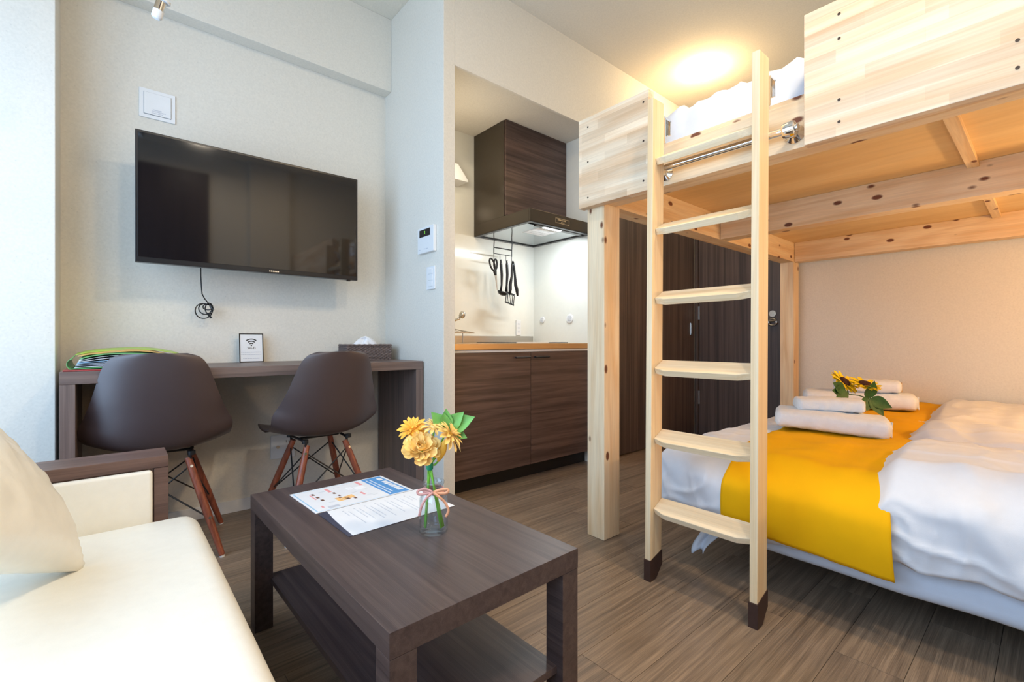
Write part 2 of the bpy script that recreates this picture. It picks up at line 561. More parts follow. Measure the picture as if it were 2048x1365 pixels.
def frame_m(o, x, y):
    """matrix with origin o and local axes x, y (z = x cross y)"""
    x = Vector(x).normalized(); y = Vector(y).normalized(); z = x.cross(y).normalized()
    m = Matrix.Identity(4)
    for i in range(3):
        m[i][0], m[i][1], m[i][2], m[i][3] = x[i], y[i], z[i], o[i]
    return m


def text_into(bm, body, size, M, mi=0, d=0.0004):
    cu = bpy.data.curves.new('text_tmp', 'FONT')
    cu.body = body; cu.size = size; cu.align_x = 'CENTER'; cu.align_y = 'CENTER'; cu.extrude = d
    ob = bpy.data.objects.new('text_tmp', cu)
    COL.objects.link(ob)
    dg = bpy.context.evaluated_depsgraph_get()
    me = bpy.data.meshes.new_from_object(ob.evaluated_get(dg))
    bpy.data.objects.remove(ob); bpy.data.curves.remove(cu)
    me.transform(M)
    n0 = len(bm.faces)
    bm.from_mesh(me)
    bm.faces.ensure_lookup_table()
    for f in bm.faces[n0:]:
        f.material_index = mi
    bpy.data.meshes.remove(me)


def nz(x, y, z=0.0, s=1.0):
    return noise.noise(Vector((x * s, y * s, z * s)))


def folds(a, b, seed, f):
    """soft ridged creases of crumpled cloth"""
    wx = nz(a, b, seed + 3, f * .6) * .25
    n1 = abs(nz(a * 1.0 + wx, b * 2.2 - wx, seed, f))
    n2 = abs(nz(a * 2.3 - wx, b * 0.9 + wx, seed + 7, f * 1.3))
    return (1 - min(1, n1 * 3.2)) ** 2 * .7 + (1 - min(1, n2 * 3.2)) ** 2 * .5


def sstep(a, b, x):
    t = max(0.0, min(1.0, (x - a) / (b - a)))
    return t * t * (3 - 2 * t)


def copy_tree(o, parent=None):
    c = o.copy(); COL.objects.link(c); c.parent = parent
    if o.name in WM:
        WM[c.name] = WM[o.name]
    for ch in list(o.children):
        copy_tree(ch, c)
    return c


# ------------------------------------------------------------------ the room
YW, XC, YP, CEIL = 2.706, 1.283, 2.034, 2.82      # TV wall, column face, partition face, ceiling
XL, XR, YF = -0.80, 4.03, -0.80

fl = struct('floor', B(XL - .1, XR + .1, YF - .1, 2.86, -0.06, -0.004), M_DARKGAP)
fl['label'] = 'grey brown wood plank floor'
PLK = {}
row = 0
y = YF
while y < 2.75:
    x = XL - random.uniform(0, 0.85)
    w = 0.15
    while x < XR:
        ln = 0.92
        x0, x1 = max(x, XL), min(x + ln, XR)
        y1 = min(y + w, 2.75)
        if x1 - x0 > 0.02:
            bm = B(x0 + .0006, x1 - .0006, y + .0006, y1 - .0006, -0.004, 0.0)
            o = bpy.data.objects.new('plank', finish(bm, 'plank', M_FLOOR, 0))
            link(o, fl)
        x += ln
    y += w
struct('ceiling', B(XL - .1, XR + .1, YF - .1, 2.86, CEIL, CEIL + .08), M_CEIL)
struct('wall_back', B(-0.2, XC + .05, YW, YW + .1, 0, CEIL), M_WALL)
struct('wall_pier', B(XL - .1, -0.168, 2.48, YW + .1, 0, CEIL, bev=0.004), M_WALL)
struct('trim_1', B(-0.168, XC, 2.625, YW, 2.38, CEIL, bev=0.003), M_WALL)
bm = bmesh.new()
box(bm, XC, 1.352, YP, 2.85, 0, CEIL, bev=0.003)
box(bm, 1.352, XR, YP, YP + .014, 2.306, 2.3525)
box(bm, 1.352, XR, YP, 2.115, 2.3525, CEIL)
box(bm, 1.352, 2.69, 2.75, 2.85, 0, 2.352)
box(bm, 2.588, 2.69, 2.06, 2.75, 0, 2.352)
box(bm, 2.69, XR + .1, 2.15, 2.25, 0, CEIL)
box(bm, 1.352, 2.69, 2.115, 2.85, 2.3525, 2.42)
struct('wall_kitchen', bm, M_WALL)
bm = bmesh.new()
box(bm, 1.353, 2.587, 2.745, 2.75, 0.83, 2.352)
box(bm, 2.583, 2.588, 2.07, 2.745, 0.83, 2.352)
struct('trim_2', bm, M_GLOSSW)
struct('baseboard_back', B(-0.166, XC, YW - .008, YW, 0, 0.06, bev=0.002), M_WHITE)
struct('wall_right', B(XR, XR + .1, YF - .1, 2.2, 0, CEIL), M_WALL)
struct('wall_front', B(XL - .1, XR + .1, YF - .1, YF, 0, CEIL), M_WALL)
# left wall with the balcony window
bm = bmesh.new()
WY0, WY1, WZ0, WZ1 = -0.72, 2.36, 0.12, 2.25
box(bm, XL - .1, XL, YF - .1, WY0, 0, CEIL)
box(bm, XL - .1, XL, WY1, 2.5, 0, CEIL)
box(bm, XL - .1, XL, WY0, WY1, 0, WZ0)
box(bm, XL - .1, XL, WY0, WY1, WZ1, CEIL)
struct('wall_left', bm, M_WALL)
bm = bmesh.new()
for a, b in ((WY0, WY0 + .05), (WY1 - .05, WY1), (0.79, 0.85)):
    box(bm, XL - .07, XL - .02, a, b, WZ0, WZ1)
box(bm, XL - .07, XL - .02, WY0, WY1, WZ0, WZ0 + .05)
box(bm, XL - .07, XL - .02, WY0, WY1, WZ1 - .05, WZ1)
win = struct('window_1', bm, M_WHITE)
for a, b in ((WY0 + .05, 0.79), (0.85, WY1 - .05)):
    struct('pane', B(XL - .05, XL - .044, a, b, WZ0 + .05, WZ1 - .05), M_WGLASS, parent=win)

# dark door with the lever lock beside the closet
d1 = struct('door_1', B(4.0, XR - .001, 1.385, 2.085, 0.004, 2.2, bev=0.002), M_DWZ)
bm = bmesh.new()
box(bm, 3.99, XR, 2.088, 2.116, 0, 2.3)
struct('door_frame', bm, M_DWZ, parent=d1)
bm = bmesh.new()
cyl(bm, (4.0, 1.465, 1.085), (3.992, 1.465, 1.085), 0.026, n=24)
cyl(bm, (3.992, 1.465, 1.085), (3.986, 1.465, 1.085), 0.010, n=16)
struct('lock_rosette', bm, M_STEEL, parent=d1)
bm = bmesh.new()
pts = [(3.985, 1.462 + 0.030 * math.cos(a), 1.018 + 0.026 * math.sin(a)) for a in [R(q) for q in range(150, -171, -20)]]
tube(bm, [(3.985, 1.51, 1.024)] + pts, 0.008, n=8)
cyl(bm, (4.0, 1.435, 1.018), (3.983, 1.435, 1.018), 0.009, n=10)
struct('door_handle', bm, M_STEEL, parent=d1)
for z in (1.12, 0.36):
    struct('hinge', B(3.994, 4.002, 2.075, 2.098, z - .06, z + .06, bev=.002), M_STEEL, parent=d1)
# closet front
d2 = struct('door_2', B(2.72, 3.985, 2.118, 2.145, 0.012, 2.30, bev=0.002), M_DWZ)
bm = bmesh.new()
box(bm, 3.905, 3.935, 2.110, 2.118, 0.92, 1.03, bev=.003)
box(bm, 3.912, 3.928, 2.107, 2.111, 0.93, 1.02)
struct('recessed_pull', bm, M_STEEL, parent=d2)
struct('mirrored_dark_panel', B(-0.30, 0.753, YF, YF + .03, 0.01, 2.60, bev=.003), M_DWZ)  # unseen dark panel added so the television screen mirrors a dark area
struct('trim_3', B(1.123, 1.53, YF, YF + .05, 0.0, CEIL, bev=.003), M_WALL)

# ------------------------------------------------------------------ loft bed
bed = thing('loft_bed', 'natural pine loft bed with guard boards over the white double bed', 'bed', (1.61, 1.36, 0))
ZB, ZT, Y0b = 1.463, 1.607, -0.76
part('post', B(1.612, 1.722, 1.268, 1.362, 0, ZB, bev=.003), M_PZ, bed)
part('post', B(3.88, 3.985, 1.275, 1.37, 0, ZB, bev=.003), M_PZ, bed)
part('post', B(1.612, 1.722, -0.75, -0.655, 0, ZB, bev=.003), M_PZ, bed)
part('post', B(3.88, 3.985, -0.75, -0.655, 0, ZB, bev=.003), M_PZ, bed)
part('front_beam', B(1.61, 1.70, Y0b, 1.372, ZB, ZT + .006, bev=.003), M_PY, bed)
part('middle_beam', B(2.70, 2.79, Y0b, 1.275, ZB, ZT, bev=.003), M_PY, bed)
part('back_beam', B(3.895, 3.985, Y0b, 1.275, ZB, ZT, bev=.003), M_PY, bed)
part('end_beam', B(1.70, 3.985, 1.277, 1.372, ZB, ZT, bev=.003), M_PX, bed)
part('end_beam', B(1.70, 3.985, Y0b, -0.67, ZB, ZT, bev=.003), M_PX, bed)
part('deck', B(1.70, 3.985, Y0b, 1.372, ZT, ZT + .018), M_PLY, bed)
part('top_ledge', B(1.625, 1.70, Y0b, 1.372, ZT + .007, ZT + .026, bev=.002), M_PY, bed)
for yy in (0.20, -0.42):
    part('cross_slat', B(1.70, 2.70, yy, yy + .037, ZT - .024, ZT, bev=.002), M_PX, bed)
    part('cross_slat', B(2.79, 3.895, yy, yy + .037, ZT - .024, ZT, bev=.002), M_PX, bed)


def guard(y0, y1, screws):
    g = part('guard_board', B(1.572, 1.609, y0, y1, 1.452, 1.843, bev=.002), M_PANEL, bed)
    part('backing_cleat', B(1.609, 1.642, y0 + .005, y1 - .01, ZT + .03, 1.825, bev=.002), M_PZC, bed)
    for (yy, zz) in screws:
        bm = bmesh.new()
        cyl(bm, (1.5735, yy, zz), (1.5712, yy, zz), 0.0042, n=8)
        part('screw', bm, M_SCREW, g)


zs = (1.492, 1.648, 1.80)
guard(1.022, 1.378, [(1.355 - .03, z) for z in zs] + [(1.045, z) for z in zs])
guard(-0.76, 0.489, [(yy, z) for yy in (0.40, 0.055, -0.35, -0.7) for z in (1.492, 1.555, 1.73, 1.80)])
bm = bmesh.new()
tube(bm, [(1.560, 0.50, 1.508), (1.560, 0.985, 1.513)], 0.0115, n=14)
gb = part('grab_bar', bm, M_CHROME, bed, label='chrome grab bar on the front beam')
for yy in (0.525, 0.968):
    bm = bmesh.new()
    lathe(bm, [(0.003, 0), (0.027, 0.0005), (0.028, 0.004), (0.022, 0.008), (0.014, 0.014), (0.013, 0.040)], (1.6098, yy, 1.508), 24, M=axis_to((-1, 0, 0)))
    lathe(bm, [(0.013, -0.02), (0.022, -0.016), (0.024, -0.008), (0.024, 0.008), (0.022, 0.016), (0.013, 0.02)], (1.560, yy, 1.508), 24, M=axis_to((0, 1, 0)))
    part('flange', bm, M_CHROME, gb)

# mattress and duvet on the loft
bm = bmesh.new()
def up_fn(s, t):
    y_ = -0.72 + 2.04 * t
    x_ = 1.655 + 2.2 * s
    e = min(s * 2.2, (1 - s) * 2.2, t * 2.04, (1 - t) * 2.04)
    h = 0.155 * (1 - (1 - min(1, e / .07)) ** 2.2) ** .5
    h += 0.018 * nz(x_, y_, 0, 5) * min(1, e / .05) + .012 * nz(x_, y_ * 3, 4, 7) * min(1, e / .03) + .022 * folds(x_, y_, 4, 5.0) * min(1, e / .04)
    x_ += 0.02 * nz(y_, 2, 5, 9) * (1 if s < .1 else 0)
    return Vector((x_, y_, ZT + .020 + max(0.002, h)))
grid(bm, 90, 90, up_fn)
solo('loft_bedding', bm, M_SHEET, 'crumpled white bedding on top of the pine loft bed', 'bedding', (2.6, 0.3, 1.63), smooth=True)

# ------------------------------------------------------------------ ladder
lad = thing('bunk_ladder', 'light pine ladder with six rungs hooked on the front of the loft bed', 'ladder', (1.49, 0.77, 0))
LEAN = 0.011
def lx(z):
    return 1.462 + LEAN * z
for (ya, yb, zt) in ((0.944, 0.967, 1.748), (0.579, 0.602, 1.748)):
    bm = bmesh.new()
    dx = 0.072
    box(bm, 0, dx, ya, yb, 0.075, zt, bev=.002)
    for v in bm.verts:
        v.co.x += lx(v.co.z)
    st = part('stile', bm, M_PZC, lad)
    bm = bmesh.new()
    prism(bm, [(0, 0), (0.035, 0.004), (dx + .003, 0.045), (dx + .003, 0.098), (-.002, 0.075), (-.002, 0)], (yb - ya) + .004,
          frame_m((lx(0), yb + .002, 0), (1, 0, 0), (0, 0, 1)))
    part('rubber_foot', bm, M_FOOT, st)
for z in (0.248, 0.502, 0.756, 1.010, 1.262, 1.517):
    bm = bmesh.new()
    L_ = 0.944 - 0.602
    prism(bm, [(0, 0), (L_, 0), (L_, 0.062), (L_ - .045, 0.076), (.045, 0.076), (0, 0.062)], 0.024,
          Matrix.Translation((lx(z) + .072, 0.944, z + .040)) @ Matrix.Rotation(R(-27), 4, 'Y') @ frame_m((0, 0, 0), (0, -1, 0), (-1, 0, 0)))
    bmesh.ops.bevel(bm, geom=bm.edges[:], offset=.0015, segments=1, affect='EDGES')
    part('rung', bm, M_PYC, lad)
for yy in (0.935, 0.572):
    bm = bmesh.new()
    box(bm, lx(1.68) + .072, lx(1.68) + .112, yy + .003, yy + .022, 1.688, 1.694)
    box(bm, lx(1.68) + .106, lx(1.68) + .112, yy + .003, yy + .022, 1.640, 1.694, bev=.001)
    box(bm, lx(1.68) + .0725, lx(1.68) + .076, yy + .003, yy + .022, 1.60, 1.694, bev=.001)
    part('hook', bm, M_CHROME, lad, label='chrome hook on the ladder top')

# ------------------------------------------------------------------ lower bed
XF, YE, ZBED = 1.70, 1.055, 0.455


def edge(t, r):
    L_ = r * PI / 2
    if t >= 0:
        return r + t, 0.0
    if t > -L_:
        a = -t / r
        return r - r * math.sin(a), r * (1 - math.cos(a))
    return 0.0, r + (-L_ - t)


def run_r(x):
    return 0.322 + (x - 1.7) * 0.050
def run_l(x):
    return 0.760 + (x - 1.7) * 0.10


def bed_top(x, y_, cover=True):
    """height of the bedding surface over the double bed; the duvets swell up beside the runner"""
    z = ZBED
    hump = 0.0
    for a, b in ((1.45, 2.37), (2.37, 2.81), (2.81, 4.05)):
        if a <= x <= b:
            s_ = (x - a) / (b - a)
            hump = max(0.0, math.sin(PI * s_)) ** 0.38
    if cover:
        w = sstep(0.0, 0.075, run_r(x) + 0.01 + 0.035 * hump - y_)
        z += w * (0.004 + 0.062 * hump)
        z += w * 0.008 * nz(x * 0.9, y_ * 3.0, 8, 4.0)
    z += 0.006 * nz(x, y_, 1, 4) + 0.003 * nz(x, y_, 3, 13)
    z += 0.010 * nz(x * 0.6, y_ * 3.0, 8, 3.0)
    z += 0.010 * folds(x, y_, 5, 3.0) * (1 if cover else .15)
    return z


def duvet(x0, x1, hang_front, name, label):
    bm = bmesh.new()
    rr = 0.085
    hf = 0.285 if hang_front else 0.0
    W = x1 - x0

    def fn(s, t):
        a = -hf + (W + hf) * s
        b = -0.26 + (YE + 0.66 + 0.26) * t           # distance inward from the foot end
        if hang_front:
            ox, dx = edge(a - rr * PI / 2 * 0.3, rr)
        else:
            ox, dx = a, 0.0
        oy, dy = edge(b, rr)
        x_ = x0 + ox
        y_ = YE - oy
        drop = math.hypot(dx, dy)
        z = bed_top(x_, y_) - drop
        k = sstep(0.0, 0.12, dx)
        # folds of the hanging front and the foot corner
        x_ -= k * (0.030 * math.sin(min(1, dx / .3) * PI) + 0.022 * nz(y_ * 4.0, dx * 2.4, 2) + 0.012 * nz(y_ * 11 + dx * 9, dx * 5, 6) + 0.016 * folds(y_, dx, 2, 4.5)
                   + 0.03 * sstep(0.05, -0.25, y_ - run_r(1.7)))
        ky = sstep(0.0, 0.10, dy)
        y_ += ky * (0.03 * math.sin(min(1, dy / .24) * PI) + 0.02 * nz(x_ * 6, dy * 3, 1))
        z += k * 0.012 * nz(y_ * 5, 3, 1) + (0.035 * sstep(0.70, 1.05, y_) * k)
        z = max(z, 0.135 + 0.02 * nz(y_ * 3, x_ * 3, 4))
        return Vector((x_, y_, z))
    grid(bm, 150 if hang_front else 120, 210, fn)
    thick(bm, 0.012)
    return solo(name, bm, M_COTTON, label, 'duvet', ((x0 + x1) / 2, 0.2, ZBED), smooth=True, group='duvets on the lower bed')


duvet(XF, 2.80, True, 'white_duvet', 'white duvet on the near half of the lower bed, hanging over its front side')
duvet(2.80, 3.99, False, 'white_duvet', 'white duvet on the far half of the lower bed, against the beige wall')
for i, (xa, xb) in enumerate(((1.715, 2.80), (2.81, 3.97))):
    lb = thing('low_bed', ('low bed with blue white sheet under the near duvet, closest to the ladder', 'low bed under the far duvet beside the beige wall')[i], 'bed', (xa, 1.0, 0))
    bm = B(xa, xb, -0.74, 0.87, 0.13, 0.36, bev=0.04, seg=4)
    bmesh.ops.subdivide_edges(bm, edges=[e for e in bm.edges if e.calc_length() > .3], cuts=24, use_grid_fill=True)
    for v in bm.verts:
        v.co.x += 0.012 * nz(v.co.y * 5, v.co.z * 4, i)
        v.co.z += 0.008 * nz(v.co.y * 3, v.co.x * 3, i + 4)
    part('mattress', bm, M_SHEET, lb, smooth=True)
    for (px, py) in ((xa + .50, 0.6), (xb - .12, 0.6), (xa + .50, -0.6), (xb - .12, -0.6)):
        part('leg', B(px - .03, px + .03, py - .03, py + .03, 0, 0.14), M_BLACK, lb)
    if i == 0:
        bm = bmesh.new()
        def strip(s, t):
            yy = 0.80 + 0.10 * s
            z = 0.22 - 0.165 * t
            return Vector((1.735 - 0.03 * t * t - 0.012 * math.sin(s * 7 + t * 3), yy + .05 * t * (1 - s) - .02 * math.sin(t * 5), z + .012 * math.sin(s * 5)))
        grid(bm, 12, 14, strip)
        thick(bm, .003)
        part('sheet_corner', bm, M_SHEET, lb, smooth=True)

# yellow runner across both beds
bm = bmesh.new()
def runner(s, t):
    rr = 0.095
    W = 3.97 - 1.69
    a = -0.275 + (W + 0.275) * s
    ox, dx = edge(a - rr * PI / 2 * .3, rr)
    x_ = 1.682 + ox
    xr = max(x_, 1.7)
    y_ = run_r(xr) - .012 + (run_l(xr) - run_r(xr) + .012) * t
    z = bed_top(x_, y_, False) - dx + 0.010
    k = sstep(0.0, 0.12, dx)
    y_ += k * (0.02 * t - .01) * dx * 4 - .012 * k * (1 - t)
    x_ -= k * (0.030 * math.sin(min(1, dx / .3) * PI) + 0.014 * nz(y_ * 5.0, dx * 1.4, 2) + 0.004 * nz(y_ * 12, dx * 4, 6) + 0.026)
    z += k * 0.02 * (t - .2)
    z += 0.0025 * nz(x_ * 9, y_ * 9, 5) + 0.006 * sstep(0.25, 0.0, t) * abs(nz(x_ * 7, 3, 2))
    return Vector((x_, y_, z))
grid(bm, 220, 50, runner)
thick(bm, 0.004)
solo('bed_runner', bm, M_YELLOW, 'bright yellow cloth runner laid across the white lower bed', 'runner', (2.4, 0.55, ZBED), smooth=True)


# towels: rolled and folded, on the runner
def towel(x, y_, z, ln, w, h, rotz, name, label, trim=False, tilt=0.0):
    """folded towel: length along local x, rounded on the long sides"""
    bm = bmesh.new()
    n = 28
    def fn(s, t):
        a = 2 * PI * t
        c, sn = math.cos(a), math.sin(a)
        yy = w / 2 * (abs(c) ** 0.55) * (1 if c >= 0 else -1)
        zz = h / 2 * (abs(sn) ** 0.62) * (1 if sn >= 0 else -1)
        u = (s - .5) * 2
        e = max(0.0, 1 - max(0.0, abs(u) - 0.90) / 0.10) ** 0.35 if abs(u) > 0.90 else 1.0
        e = 0.62 + 0.38 * e
        sag = 0.004 * nz(s * 5, t * 4, x * 3) + 0.003 * nz(s * 14, t * 9, y_)
        return Vector(((s - .5) * ln + .004 * nz(yy * 30, zz * 30, 2), yy * e + sag, zz * e + h / 2 + sag))
    g = grid(bm, 34, n, fn)
    bmesh.ops.remove_doubles(bm, verts=bm.verts[:], dist=1e-5)
    for col in (g[0], g[-1]):
        vs = [v for v in dict.fromkeys(col) if v.is_valid]
        try:
            bm.faces.new(vs)
        except ValueError:
            pass
    M = Matrix.Translation((x, y_, z)) @ Matrix.Rotation(rotz, 4, 'Z') @ Matrix.Rotation(tilt, 4, 'Y')
    bm.transform(M)
    t = thing(name, label, 'towel', (x, y_, z), 0, 'white towels on the yellow runner')
    part('towel_roll', bm, M_TOWEL, t, smooth=True)
    # folded edges on the end that faces the room
    bm = bmesh.new()
    for k in range(3):
        yy = -w * 0.30 + k * w * 0.07
        pts = [(ln / 2 - .004 + .004, yy + .010 * math.sin(q * 2.2 + k), h * 0.14 + h * 0.72 * q) for q in [i / 8 for i in range(9)]]
        tube(bm, pts, 0.0028, n=6)
    bm.transform(M)
    part('hem', bm, M_GOLDTRIM if trim else M_TOWEL, t, smooth=True)
    return t


towel(2.44, 0.66, 0.466, 0.42, 0.26, 0.085, R(-72), 'bath_towel', 'large rolled white bath towel nearest the ladder, under the small towel', tilt=R(3))
towel(2.48, 0.675, 0.549, 0.26, 0.15, 0.058, R(-62), 'hand_towel', 'small rolled white towel on the nearer bath towel, beside the sunflowers', trim=True)
towel(3.42, 0.78, 0.468, 0.55, 0.26, 0.095, R(-74), 'bath_towel', 'large folded white bath towel farther from the ladder, behind the sunflowers')
towel(3.42, 0.735, 0.563, 0.32, 0.18, 0.075, R(-74), 'hand_towel', 'small rolled white towel on the farther bath towel near the wall', trim=True)


# leaf and petal shapes
def leaf_mesh(name, ln, w, mat, curl=0.25, fold=0.25, n=8, tipp=1.0):
    bm = bmesh.new()
    def fn(s, t):
        u = (t - .5) * 2
        wd = w / 2 * (math.sin(PI * min(1, s ** 0.75)) ** tipp) * (1 - .15 * s)
        return Vector((u * wd, s * ln, fold * abs(u) * wd + curl * ln * s * s))
    grid(bm, n, 4, fn)
    bmesh.ops.remove_doubles(bm, verts=bm.verts[:], dist=1e-6)
    me = finish(bm, name, mat, True)
    return me


def petal_mesh(name, ln, w, mat, curl, cup=0.3, n=6, round_=0.5):
    bm = bmesh.new()
    def fn(s, t):
        u = (t - .5) * 2
        wd = w / 2 * (0.25 + 0.75 * s ** .8) * (max(0.0, 1 - max(0, (s - (1 - round_)) / round_) ** 2) ** .5 * .85 + .15)
        return Vector((u * wd, s * ln, curl * ln * (s ** 2) + cup * u * u * wd + (.05 * ln * math.sin(u * 6) * s * s if w > .03 else 0)))
    grid(bm, n, 6, fn)
    return finish(bm, name, mat, True)


def place(me, name, parent, M):
    """put a shared mesh under a thing; M in world"""
    o = bpy.data.objects.new(name, me)
    link(o, parent)
    o.matrix_local = WM[parent.name].inverted() @ M
    WM[o.name] = WM[parent.name]
    return o


def orient(c, d, roll=0.0):
    """matrix at c whose Z axis is d"""
    return Matrix.Translation(Vector(c)) @ axis_to(d) @ Matrix.Rotation(roll, 4, 'Z')


# sunflower sprig
sf = thing('sunflower_sprig', 'artificial sunflower sprig with two yellow blooms lying on the white towels', 'flower', (2.72, 0.64, 0.60))
sp = petal_mesh('sun_petal', 0.050, 0.030, M_SUN, 0.10, 0.3, round_=.8)
RV, FV = Vector((0.7593, -0.6508, 0)), Vector((0.6508, 0.7593, 0))
C0 = Vector((2.66, 0.60, 0.640))
blooms = [(C0 + RV * -0.030 + FV * .05 + Vector((0, 0, 0.030)), Vector((-0.1, -0.75, 0.75))), (C0 + RV * 0.045 + FV * .02 + Vector((0, 0, 0.022)), Vector((-0.15, -0.28, 0.95)))]
for bi, (c, d) in enumerate(blooms):
    for k in range(15):
        a = 2 * PI * k / 15
        M = orient(c, d, a) @ Matrix.Translation((0, 0.018, 0)) @ Matrix.Rotation(R(8 * math.sin(k * 2.3)), 4, 'X')
        place(sp, 'petal', sf, M)
        M = orient(c - d.normalized() * .003, d, a + PI / 15) @ Matrix.Translation((0, 0.018, 0)) @ Matrix.Rotation(R(-8), 4, 'X')
        place(sp, 'petal', sf, M)
    bm = bmesh.new()
    lathe(bm, [(0.025, -0.004), (0.026, 0.005), (0.021, 0.011), (0.010, 0.013), (0.002, 0.013)], c, 18, M=axis_to(d))
    part('seed_head', bm, M_SEED, sf)
bm = bmesh.new()
tube(bm, [blooms[0][0] - Vector((0, 0, .004)), C0 + RV * -.045 + Vector((0, 0, -.025)), C0 + RV * 0.0 + Vector((0, 0, -.030)), C0 + RV * .05 + Vector((0, 0, -.045)), C0 + RV * .068 + Vector((0, 0, -.085))], 0.0025, n=6)
tube(bm, [blooms[1][0] - Vector((0, 0, .004)), C0 + RV * .052 + Vector((0, 0, -.03)), C0 + RV * .06 + Vector((0, 0, -.06))], 0.0025, n=6)
part('stem', bm, M_DLEAF, sf)
dl = leaf_mesh('dark_leaf', 0.095, 0.062, M_DLEAF, 0.1, 0.25)
for off, d, up in ((-0.085, (-0.8, 0, 0.45), 0.3), (-0.075, (-0.9, 0, 0.1), 0.0), (-0.065, (-0.7, 0, -0.25), 0.2), (0.052, (0.05, 0, 0.8), 0.2), (0.06, (-0.6, 0, -0.5), 0.1), (0.066, (0.9, 0, -0.45), 0.1), (0.066, (0.35, 0, -0.75), 0.4)):
    c = C0 + RV * off * .8 + Vector((0, 0, -0.012 if off < 0 else -0.045))
    dirv = (RV * d[0] + Vector((0, 0, d[2])) - FV * 0.25).normalized()
    side = dirv.cross(-FV + Vector((0, 0, up))).normalized()
    place(dl, 'leaf', sf, frame_m(c, side, dirv))

# ------------------------------------------------------------------ desk and what stands on it
DX0, DX1, DY0, DZ = -0.142, 1.272, 2.226, 0.758
dk = thing('writing_desk', 'grey brown wooden waterfall desk below the television', 'desk', (0.56, 2.46, 0))
part('desk_top', B(DX0, DX1, DY0, YW - .001, DZ - .044, DZ, bev=.0015), M_DESK, dk)
part('side_panel', B(DX0, DX0 + .041, DY0, YW - .012, 0, DZ - .0445, bev=.0015), M_DESKZ, dk)
part('side_panel', B(DX1 - .041, DX1, DY0, YW - .012, 0, DZ - .0445, bev=.0015), M_DESKZ, dk)

# folders
rf = thing('red_folder', 'flat dark red folder under the green folder on the desk', 'folder', (-0.02, 2.42, DZ))
part('cover', B(-0.135, 0.17, 2.24, 2.52, DZ + .0003, DZ + .006, bev=.002), M_REDF, rf)
gf = thing('green_folder', 'bulging lime green folder full of papers at the left desk end', 'folder', (0.06, 2.42, DZ + .006))
def leafsheet(x0, x1, y0, y1, za, zb, bulge, ph):
    def fn(s, t):
        z = za + (zb - za) * t + bulge * math.sin(PI * min(1, s * 1.02)) ** 0.8 * (0.85 + .15 * t) + .0015 * math.sin(s * 9 + ph)
        return Vector((x0 + (x1 - x0) * s, y0 + (y1 - y0) * t, z))
    return fn
zf = DZ + .007
bm = bmesh.new(); grid(bm, 16, 8, leafsheet(-0.118, 0.22, 2.25, 2.56, zf + .002, zf + .002, 0.002, 0)); thick(bm, .002)
part('cover', bm, M_GREENF, gf, smooth=True)
for k in range(7):
    bm = bmesh.new()
    grid(bm, 16, 8, leafsheet(-0.105 + .002 * k, 0.20 - .004 * k, 2.256 + .003 * (k % 3), 2.55, zf + .006 + .0050 * k, zf + .008 + .0055 * k, 0.004 + .0030 * k, k))
    thick(bm, .0012)
    part('paper', bm, (M_PAPER, M_LGREY, M_PAPER, M_LBLUE, M_PAPER, M_PAPER, M_GREENF)[k], gf, smooth=True)
bm = bmesh.new(); grid(bm, 16, 8, leafsheet(-0.100, 0.19, 2.34, 2.56, zf + .043, zf + .046, 0.022, 2)); thick(bm, .0015)
part('divider', bm, M_ORNG, gf, smooth=True)
bm = bmesh.new(); grid(bm, 16, 8, leafsheet(-0.112, 0.22, 2.48, 2.60, zf + .046, zf + .052, 0.024, 1)); thick(bm, .002)
part('cover', bm, M_LIME, gf, smooth=True)
bm = bmesh.new()
def spine(s, t):
    a = -PI / 2 + PI * t
    return Vector((-0.112 - 0.014 * math.cos(a), 2.255 + .30 * s, zf + .018 + .018 * math.sin(a) + .012 * s * t))
grid(bm, 6, 8, spine); thick(bm, .0015)
part('spine', bm, M_GREENF, gf, smooth=True)

# sign
sx0, sx1, sy, sz0, sz1 = 0.478, 0.588, 2.655, DZ, 0.904
sg = thing('wifi_sign', 'small white Wi-Fi sign with black border leaning against the wall on the desk', 'sign', ((sx0 + sx1) / 2, sy, DZ))
SGM = Matrix.Translation(((sx0 + sx1) / 2, sy - .004, DZ)) @ Matrix.Rotation(R(-6), 4, 'X')
W_, H_ = sx1 - sx0, 0.1475
bm = B(-W_ / 2, W_ / 2, 0, .004, 0, H_, bev=.0006); bm.transform(SGM)
part('sign_board', bm, M_WHITE, sg)
bm = bmesh.new()
for (a, b, c, d) in ((-W_ / 2, -W_ / 2 + .005, 0, H_), (W_ / 2 - .005, W_ / 2, 0, H_), (-W_ / 2 + .005, W_ / 2 - .005, 0, .005), (-W_ / 2 + .005, W_ / 2 - .005, H_ - .005, H_)):
    box(bm, a, b, -.001, 0.0005, c, d)
bm.transform(SGM)
part('border', bm, M_BLACK, sg)
bm = bmesh.new()
cz = 0.085
for rad in (0.012, 0.023, 0.034):
    a0, a1 = R(48), R(132)
    n = 12
    for k in range(n):
        p = [(rad + s * 0.0025, a0 + (a1 - a0) * (k + q) / n) for s, q in ((-1, 0), (1, 0), (1, 1), (-1, 1))]
        vs = [bm.verts.new((r_ * math.cos(a), -.0006, cz + r_ * math.sin(a))) for r_, a in p]
        bm.faces.new(vs)
prism(bm, [(.0032 * math.cos(2 * PI * k / 12), .0032 * math.sin(2 * PI * k / 12)) for k in range(12)], .0006, frame_m((0, 0, cz + .001), (1, 0, 0), (0, 0, 1)))
text_into(bm, 'Wi-Fi', 0.017, frame_m((0, -.0003, 0.073), (1, 0, 0), (0, 0, 1)), d=.0003)
bm.transform(SGM)
part('wifi_symbol', bm, M_BLACK, sg)
bm = bmesh.new()
